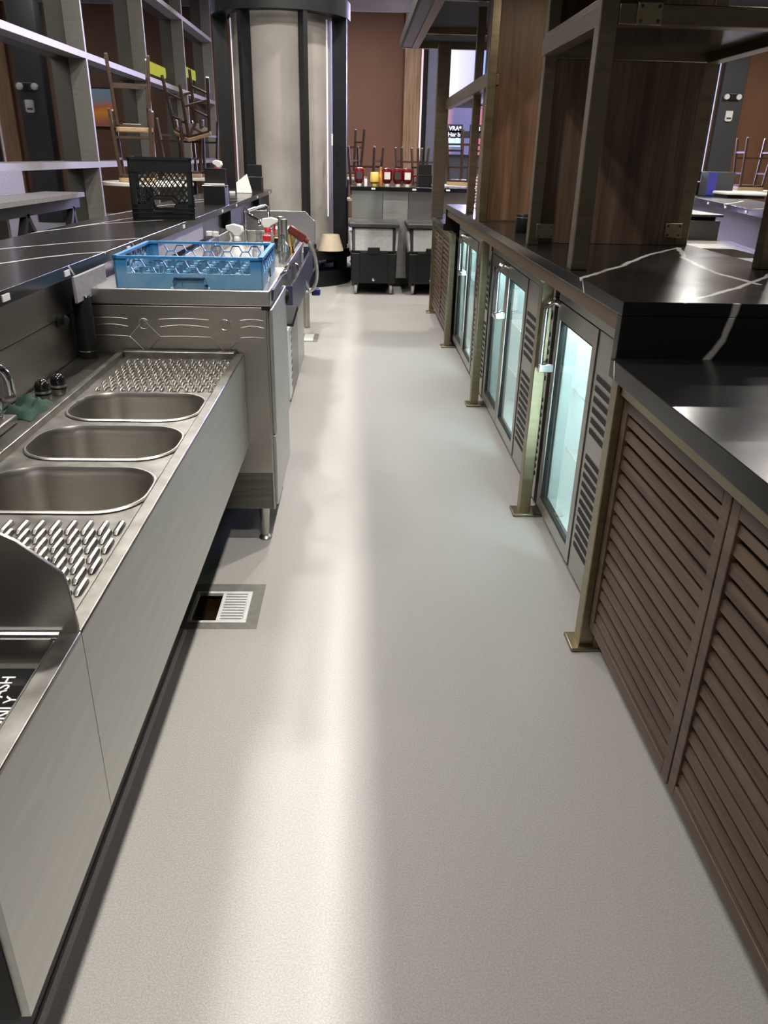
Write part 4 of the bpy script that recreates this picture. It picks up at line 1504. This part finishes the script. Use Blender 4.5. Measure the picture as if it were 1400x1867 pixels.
def fridge(label, y0, y1, ndoor, vent_w, shelf_items):
    cat = 'fridge'
    x0, x1 = .775, 1.42
    z0, z1 = .05, .925
    t = thing('back_bar_fridge', label, cat, (1.1, (y0 + y1) / 2, 0), 'glass door back bar fridges')
    yv = y0 + vent_w
    th = .03
    b = MB()
    b.box(x0 + .03, x1, y0, yv, z0, z1)                       # compressor box
    b.box(x0 + .03, x1, y1 - th, y1, z0, z1).box(x0 + .03, x1, yv, y1 - th, z0, z0 + .05).box(x0 + .03, x1, yv, y1 - th, z1 - .04, z1).box(x1 - th, x1, yv, y1 - th, z0 + .05, z1 - .04)
    b.build('cabinet', FRIDGE_STEEL, t, smooth=False)
    ln = MB()
    e = .002
    xa, xb = x0 + .034, x1 - th - e
    ya, yb = yv + e, y1 - th - e
    za, zb = z0 + .05 + e, z1 - .04 - e
    ln.box(xb - .003, xb, ya, yb, za, zb).box(xa, xb, ya, ya + .003, za, zb).box(xa, xb, yb - .003, yb, za, zb).box(xa, xb, ya, yb, za, za + .003).box(xa, xb, ya, yb, zb - .003, zb)
    ln.build('liner', FRIDGE_IN, t, smooth=False)
    MB().box(x0 + .03, x1 - .1, y0, y1, .0, z0).build('kick_plate', BLACK_MATTE, t)
    MB().box(x0 - .004, x0 + .028, y0, y1, z1 - .008, z1 + .042).build('top_trim', FRIDGE_STEEL, t, bevel=.002)
    # vent panel
    v = MB().box(x0, x0 + .029, y0 + .002, yv - .004, z0, z1 - .012).build('vent_panel', FRIDGE_STEEL, t, bevel=.002)
    n_up, n_lo = 6, 11
    wv = vent_w - .06
    for k in range(n_up):
        z = z1 - .17 - k * .036
        MB().prism([(y0 + .024, z), (y0 + .024 + wv, z + .004), (y0 + .024 + wv, z + .022), (y0 + .024, z + .018)], x0 - .0025, x0 + .001, 'x').build('vent_slot', BLACK_MATTE, v)
    for k in range(n_lo):
        z = z1 - .17 - .036 * n_up - .055 - k * .033
        MB().prism([(y0 + .024, z), (y0 + .024 + wv, z + .004), (y0 + .024 + wv, z + .020), (y0 + .024, z + .016)], x0 - .0025, x0 + .001, 'x').build('vent_slot', BLACK_MATTE, v)
    MB().lathe([(.019, -.003), (.02, .0), (.006, .002)], (x0 - .001, y0 + .045, z1 - .085), 16, 'x').build('lock', BLACK, v)
    # doors
    dw = (y1 - yv) / ndoor
    for i in range(ndoor):
        a, c = yv + i * dw + .003, yv + (i + 1) * dw - .003
        f = MB()
        fw, fh = .045, .050
        f.box(x0 - .004, x0 + .028, a, a + fw, z0 + .01, z1 - .012).box(x0 - .004, x0 + .028, c - fw, c, z0 + .01, z1 - .012)
        f.box(x0 - .004, x0 + .028, a + fw, c - fw, z0 + .01, z0 + .01 + fh).box(x0 - .004, x0 + .028, a + fw, c - fw, z1 - .012 - fh - .012, z1 - .012)
        d = f.build('door', FRIDGE_STEEL, t, smooth=False)
        g = MB()
        ga, gc, gz0, gz1 = a + fw, c - fw, z0 + .01 + fh, z1 - .074
        for bx_ in ((ga, ga + .008, gz0, gz1), (gc - .008, gc, gz0, gz1), (ga, gc, gz0, gz0 + .008), (ga, gc, gz1 - .008, gz1)):
            g.box(x0 + .001, x0 + .026, bx_[0], bx_[1], bx_[2], bx_[3])
        g.build('gasket', BLACK_MATTE, d, smooth=False)
        MB().box(x0 + .008, x0 + .013, ga + .001, gc - .001, gz0 + .001, gz1 - .001).build('glass', PANE, d, smooth=False)
        # handle: hinge side is away from the centre
        hy = (c - .022) if (ndoor == 1 or i == 0) else (a + .022)
        hz1, hz0 = z1 - .01, z1 - .265
        pth = smooth_path([(x0 - .004, hy, hz1 - .012), (x0 - .030, hy, hz1 - .004), (x0 - .052, hy, hz1 - .022), (x0 - .056, hy, hz1 - .06), (x0 - .056, hy, hz0 + .02), (x0 - .056, hy, hz0)], 5)
        MB().tube(pth, .0095, 10).build('handle', CHROME, d)
        MB().box(x0 - .064, x0 - .004, hy - .014, hy + .014, hz0 - .018, hz0 + .016).build('handle_bracket', CHROME, d, bevel=.004)
    # interior light strips and shelves
    for i in range(ndoor):
        c = yv + i * dw + .032
        if i == 0:
            MB().box(x0 + .036, x0 + .048, c - .012, c + .006, za + .05, zb - .03).build('light_strip', LED_COOL, t)
        MB().box(x0 + .040, x0 + .054, c + .03, yv + (i + 1) * dw - .06, zb - .014, zb - .004).build('light_strip', LED_COOL, t)
    for z in (.33, .58):
        s = MB()
        s.tube([(xa + .05, ya + .01, z), (xa + .05, yb - .01, z)], .004, 6).tube([(xb - .02, ya + .01, z), (xb - .02, yb - .01, z)], .004, 6)
        yq = ya + .02
        while yq < yb - .01:
            s.tube([(xa + .05, yq, z + .004), (xb - .02, yq, z + .004)], .0018, 5)
            yq += .035
        s.build('wire_shelf', WHITE, t)
    return t


fridge('single glass door steel fridge beside the near slatted cabinet', 2.095, 2.995, 1, .36, 0)
fridge('two door glass front steel fridge in the middle of the island', 3.065, 4.60, 2, .52, 0)
fridge('two door glass front steel fridge farthest along the island', 4.67, 6.225, 2, .53, 0)
for (y, z, lab, s) in ((2.62, .334, 'white carton standing on a shelf inside the single door fridge', (.10, .10, .16)), (2.80, .334, 'small white tub on a shelf inside the single door fridge', (.12, .12, .07))):
    b = thing('carton', lab, 'carton', (1.02, y, z + .004))
    MB().box(1.02 - s[0] / 2, 1.02 + s[0] / 2, y - s[1] / 2, y + s[1] / 2, z + .006, z + s[2]).build('box', WHITE, b, bevel=.006)
    MB().box(1.02 - s[0] / 2 - .002, 1.02 + s[0] / 2 + .002, y - s[1] / 2 - .002, y + s[1] / 2 + .002, z + s[2], z + s[2] + .012).build('lid', CREAM, b, bevel=.003)

# ------------------------------------------------------------------ overhead structure
ov = thing('overhead_frame', 'tall brass shelf frame with beams and canopy rising from the island counter', 'shelf frame', (1.1, 4.5, ZB))
CZ0, CZ1 = 2.26, 2.335
BT = 1.775


def post(x0, x1, y0, y1, z0, z1, bt=BRASS):
    return MB().box(x0, x1, y0, y1, z0, z1).build('post', bt, ov, bevel=.003)


post(.714, .770, 2.675, 2.73, ZB, CZ0)
post(.732, .780, 3.49, 3.54, ZB, CZ0)
post(1.41, 1.462, 2.78, 2.835, ZB, CZ0)
post(1.42, 1.475, 3.60, 3.65, ZB, CZ0)
post(.700, .748, 4.79, 4.84, ZB, CZ0)
post(.737, .787, 5.62, 5.67, ZB, CZ0)
post(.645, .748, 7.28, 7.38, .917, CZ0)
post(1.41, 1.46, 7.3, 7.35, .917, CZ0)
for (y0, y1) in ((2.73, 3.49), (4.84, 7.28)):
    MB().box(.716, .772, y0, y1, BT, BT + .055).box(.722, .742, y0, y1, BT + .055, BT + .075).build('beam', BRASS, ov, bevel=.003)
MB().box(.770, 1.60, 2.675, 2.73, BT, BT + .055).build('beam', BRASS, ov, bevel=.003)
MB().box(.780, 1.42, 3.56, 3.595, BT, BT + .055).build('beam', BRASS, ov, bevel=.003)
MB().box(1.41, 1.47, 2.835, 3.60, BT, BT + .055).build('beam', BRASS, ov, bevel=.003)
MB().box(.772, 1.41, 2.73, 3.56, BT + .03, BT + .05).build('shelf_board', basic('dark_shelf', (.016, .012, .010), .18), ov)
MB().box(.78, 1.44, 4.9, 7.25, BT + .025, BT + .037).build('glass_shelf', SHELFGLASS, ov, smooth=False)
for (x, y, z) in ((.86, 2.674, BT + .028), (.80, 3.488, 1.125), (1.40, 3.598, 1.13)):
    p = MB().box(x - .038, x + .038, y - .008, y, z - .030, z + .030).build('bracket_plate', basic('bright_brass', (.42, .36, .22), .3, 1.0), ov, bevel=.002)
    for sx in (-1, 1):
        for sz in (-1, 1):
            MB().lathe([(.0055, 0), (.005, -.003), (0, -.0035)], (x + sx * .026, y - .008, z + sz * .019), 8, 'y').build('screw', SOOT, p)
# canopy overhanging the aisle
MB().box(.345, .365, -2.3, 7.75, CZ0, CZ1).build('canopy_edge', basic('canopy_bronze_dark', (.012, .009, .007), .6), ov)
MB().box(.365, .445, -2.3, 7.70, CZ0 + .004, CZ0 + .02).build('canopy_soffit', basic('canopy_soffit', (.075, .062, .055), .4, .6), ov)
MB().box(.445, .505, -2.3, 7.70, CZ0 - .006, CZ1).build('canopy_rail', BRASS_RAIL, ov)
MB().box(.505, 1.50, -2.3, 7.70, CZ1 - .025, CZ1).build('canopy_top', BLACK_MATTE, ov)
MB().box(.365, 1.50, 7.70, 7.75, CZ0, CZ1).build('canopy_end', BRASS, ov)
for y in (4.1, 5.5, 6.9):
    MB().box(.505, 1.45, y, y + .04, CZ0 + .01, CZ1 - .025).build('cross_beam', BRASS_RAIL, ov)

wc = thing('wood_column', 'walnut clad square column standing on the island counter', 'column', (1.1, 5.0, ZB))
MB().box(.750, 1.43, 4.85, 5.28, ZB, 2.309).build('cladding', WOOD_V, wc, bevel=.002)
MB().box(.747, .753, 4.845, 4.855, ZB, 2.309).build('edge_trim', basic('polished_brass_edge', (.62, .52, .30), .25, 1.0), wc)
MB().box(.745, 1.435, 4.842, 4.850, ZB, ZB + .008).build('base_trim', BRASS, wc)
MB().box(.780, 1.42, 3.596, 3.625, ZB, 2.26).build('wood_panel', WOOD_SHADED, ov, bevel=.002, label='walnut panel toned for shade')

bcup = thing('black_caddy', 'small black tin with silver rim on the island counter edge', 'container', (.83, 4.12, ZB))
MB().lathe([(.040, 0), (.042, .004), (.042, .085), (.040, .088)], (.835, 4.12, ZB), 24).build('body', BLACK, bcup)
MB().lathe([(.0428, .070), (.0428, .074)], (.835, 4.12, ZB), 24).build('rim', CHROME, bcup)

# stool on far end table beyond the island, seen between the posts
round_table('high table beyond the island end under the caption screen', (1.22, 10.9, 0), .35, 1.085, TABLEWHITE)
on_table(st, (1.26, 10.9), .35, -40, 1.088, 'upside down stool framed between the far island posts')
bead = thing('bead_chain', 'string of pale beads hanging beside the far island post', 'beads', (.90, 6.2, 1.3))
for k in range(9):
    MB().lathe([(0, -.011), (.008, -.008), (.011, 0), (.008, .008), (0, .011)], (.865, 6.1, 1.275 - k * .022), 10).build('bead', WHITE, bead)
MB().tube([(.865, 6.1, 1.30), (.865, 6.1, ZB)], .0025, 6).build('cord', CREAM, bead)
MB().lathe([(.03, 0), (.03, .006), (.004, .01)], (.865, 6.1, ZB), 14).build('stand', CHROME, bead)

# ================================================================== RIGHT BAR BEYOND THE ISLAND
rb = thing('opposite_bar', 'black marble bar with stainless front seen beyond the island at right', 'counter', (4.0, 7.5, 0))
RB0, RB1 = Vector((2.92, 5.0)), Vector((3.96, 10.3))
dr = (RB1 - RB0).normalized()
nr = Vector((dr.y, -dr.x))


def strip(a0, a1, z0, z1):
    P = [RB0 + nr * a0, RB1 + nr * a0, RB1 + nr * a1, RB0 + nr * a1]
    return MB().prism([(p.x, p.y) for p in P], z0, z1, 'z')


strip(0, .55, ZB - .045, ZB).build('countertop', MARBLE_RB, rb, bevel=.0006)
strip(.10, .22, 0, ZB - .045).build('front_wall', STEEL_DARK, rb)
for k in range(7):
    p = RB0 + dr * (1.2 + k * .75)
    q = p + nr * -.004
    MB().beam((q.x, q.y, ZB - .035), (q.x, q.y, ZB - .015), .05, .006, (nr.x, nr.y, 0)).build('clip_tag', WHITE, rb)
us = thing('underbar_sink', 'stainless underbar sink in front of the opposite bar', 'sink', (3.1, 6.8, 0))
o_ = [(2.62, 5.6), (3.08, 5.6), (3.34, 7.2), (2.75, 7.2)]
dk = sheet_with_holes(o_, [rrect(2.72, 3.05, 5.85, 6.5, .05)], .78)
dk.build('deck', STEEL_WORN, us)
MB().box(2.72, 3.05, 5.85, 6.5, .50, .505).build('bowl_floor', STEEL, us)
MB().box(2.715, 2.72, 5.85, 6.5, .505, .78).box(3.05, 3.055, 5.85, 6.5, .505, .78).box(2.715, 3.055, 5.845, 5.85, .505, .78).box(2.715, 3.055, 6.5, 6.505, .505, .78).build('bowl_walls', STEEL, us)
MB().prism([(2.64, 5.62), (3.06, 5.62), (3.32, 7.18), (2.76, 7.18)], .1, .49, 'z').build('base_cabinet', STEEL_DARK, us)
for lx, ly in ((2.75, 5.7), (3.0, 5.7), (2.85, 7.1), (3.2, 7.1)):
    MB().lathe([(.02, 0), (.02, .1)], (lx, ly, 0), 10).build('leg', STEEL, us)
MB().box(2.62, 2.645, 5.6, 7.2, .50, .80).build('apron', STEEL_APRON, us)
uc = thing('steel_cabinet', 'stainless box cabinet with dark slot beyond the opposite sink', 'cabinet', (3.3, 8.0, 0))
MB().box(2.80, 3.33, 7.45, 8.4, .0, .93).build('body', STEEL, uc, bevel=.004)
MB().box(2.79, 3.34, 7.43, 8.42, .965, .985).build('shelf', STEEL_WORN, uc, bevel=.002)
MB().box(2.83, 3.30, 7.5, 8.35, .93, .965).build('slot', BLACK_MATTE, uc)
# far right items on the opposite bar
caddy('black napkin caddy holding napkins on the opposite bar at right', (4.02, 9.95, ZB), 0, 1.1, True)
mon = thing('dark_display', 'dark box with blue lit left face standing on the opposite bar', 'display', (4.18, 9.6, ZB))
MB().box(4.02, 4.34, 9.55, 9.75, ZB, ZB + .26).build('body', SOOT, mon, bevel=.005)
MB().box(4.025, 4.13, 9.545, 9.551, ZB + .015, ZB + .25).build('blue_face', basic('blue_face', (.02, .02, .05), .4, emit=(.04, .04, .35), es=.6), mon)
ledg = thing('serving_tray', 'pale tray with rounded edge in front of the dark display', 'tray', (4.25, 9.0, ZB))
MB().box(4.06, 4.52, 9.05, 9.45, ZB + .03, ZB + .065).build('top', TABLEWHITE, ledg, bevel=.012)
MB().box(4.08, 4.50, 9.08, 9.43, ZB, ZB + .03).build('base', BLACK, ledg)
tabF = round_table('high table beyond the opposite bar with an upside down stool', (5.46, 11.75, 0), .42, 1.085, TABLEWHITE)
on_table(st, (5.46, 11.75), .42, -95, 1.088, 'upside down stool at the right edge beyond the opposite bar')

# right part of the back wall
dpr = tag(MB().box(8.52, 9.06, YB - .15, YB - .001, 0, 4.35).build('dark_pilaster', SOOT, None, (8.7, YB, 0), bevel=.005), 'dark grey pilaster carrying the emergency light on the right', 'pilaster')
for (x, lab) in ((8.14, 'thin blue light strip left of the dark slot on the right wall'), (8.44, 'thin blue light strip right of the dark slot on the right wall')):
    tag(MB().box(x - .009, x + .009, YB - .04, YB - .002, .9, 4.3).build('light_strip', LED_BLUE, None, (x, YB, .9)), lab, 'light strip')
struct(MB().box(8.155, 8.425, YB - .03, YB - .002, 0, 4.3).build('trim_4', BLACK_MATTE, smooth=False))
emergency_light('twin headed emergency light on the dark pilaster at upper right', 8.78, YB - .15, 2.86)
alarm('white fire alarm below the emergency light at upper right', 8.79, YB - .15, 2.47)

# ================================================================== FLOOR DRAINS
fdn = thing('floor_drain', 'square floor drain with half white grate beneath the triple sink', 'floor drain', (-.46, 2.245, 0))
bs = MB()
bs.box(hx0, hx1, hy0, hy1, -.16, -.155).box(hx0 - .004, hx0, hy0, hy1, -.16, -.001).box(hx1, hx1 + .004, hy0, hy1, -.16, -.001).box(hx0, hx1, hy0 - .004, hy0, -.16, -.001).box(hx0, hx1, hy1, hy1 + .004, -.16, -.001)
bs.build('basin', RUST, fdn, smooth=False)
rm = MB()
rm.box(hx0, hx1, hy0, hy0 + .012, -.01, .004).box(hx0, hx1, hy1 - .012, hy1, -.01, .004).box(hx0, hx0 + .012, hy0 + .012, hy1 - .012, -.01, .004)
rm.build('rim', ENAMEL, fdn, bevel=.002)
gt = MB()
gx0, gx1 = -.462, hx1
gt.box(gx0, gx0 + .012, hy0 + .012, hy1 - .012, -.006, .005).box(gx1 - .016, gx1, hy0 + .012, hy1 - .012, -.006, .005)
nb = 10
for k in range(nb + 1):
    y = hy0 + .012 + (hy1 - hy0 - .024) * k / nb
    gt.box(gx0 + .010, gx1 - .010, y - .0045, y + .0045, -.006, .005)
gt.build('grate', ENAMEL, fdn, bevel=.0015)
pa = MB()
o2 = [(-.60, 2.115), (-.322, 2.115), (-.322, 2.40), (-.60, 2.40)]
pa = sheet_with_holes(o2, [[(hx0, hy0), (hx1, hy0), (hx1, hy1), (hx0, hy1)]], .0012)
pa.build('concrete_surround', DRAIN_PATCH, fdn, smooth=False)
fd2 = thing('floor_drain', 'small square white floor drain beside the far station leg', 'floor drain', (-.42, 6.5, 0))
MB().box(-.47, -.335, 6.36, 6.68, .0, .0015).build('concrete_surround', DRAIN_PATCH, fd2)
MB().box(-.455, -.375, 6.39, 6.65, .0015, .005).build('cover', ENAMEL, fd2, bevel=.001)
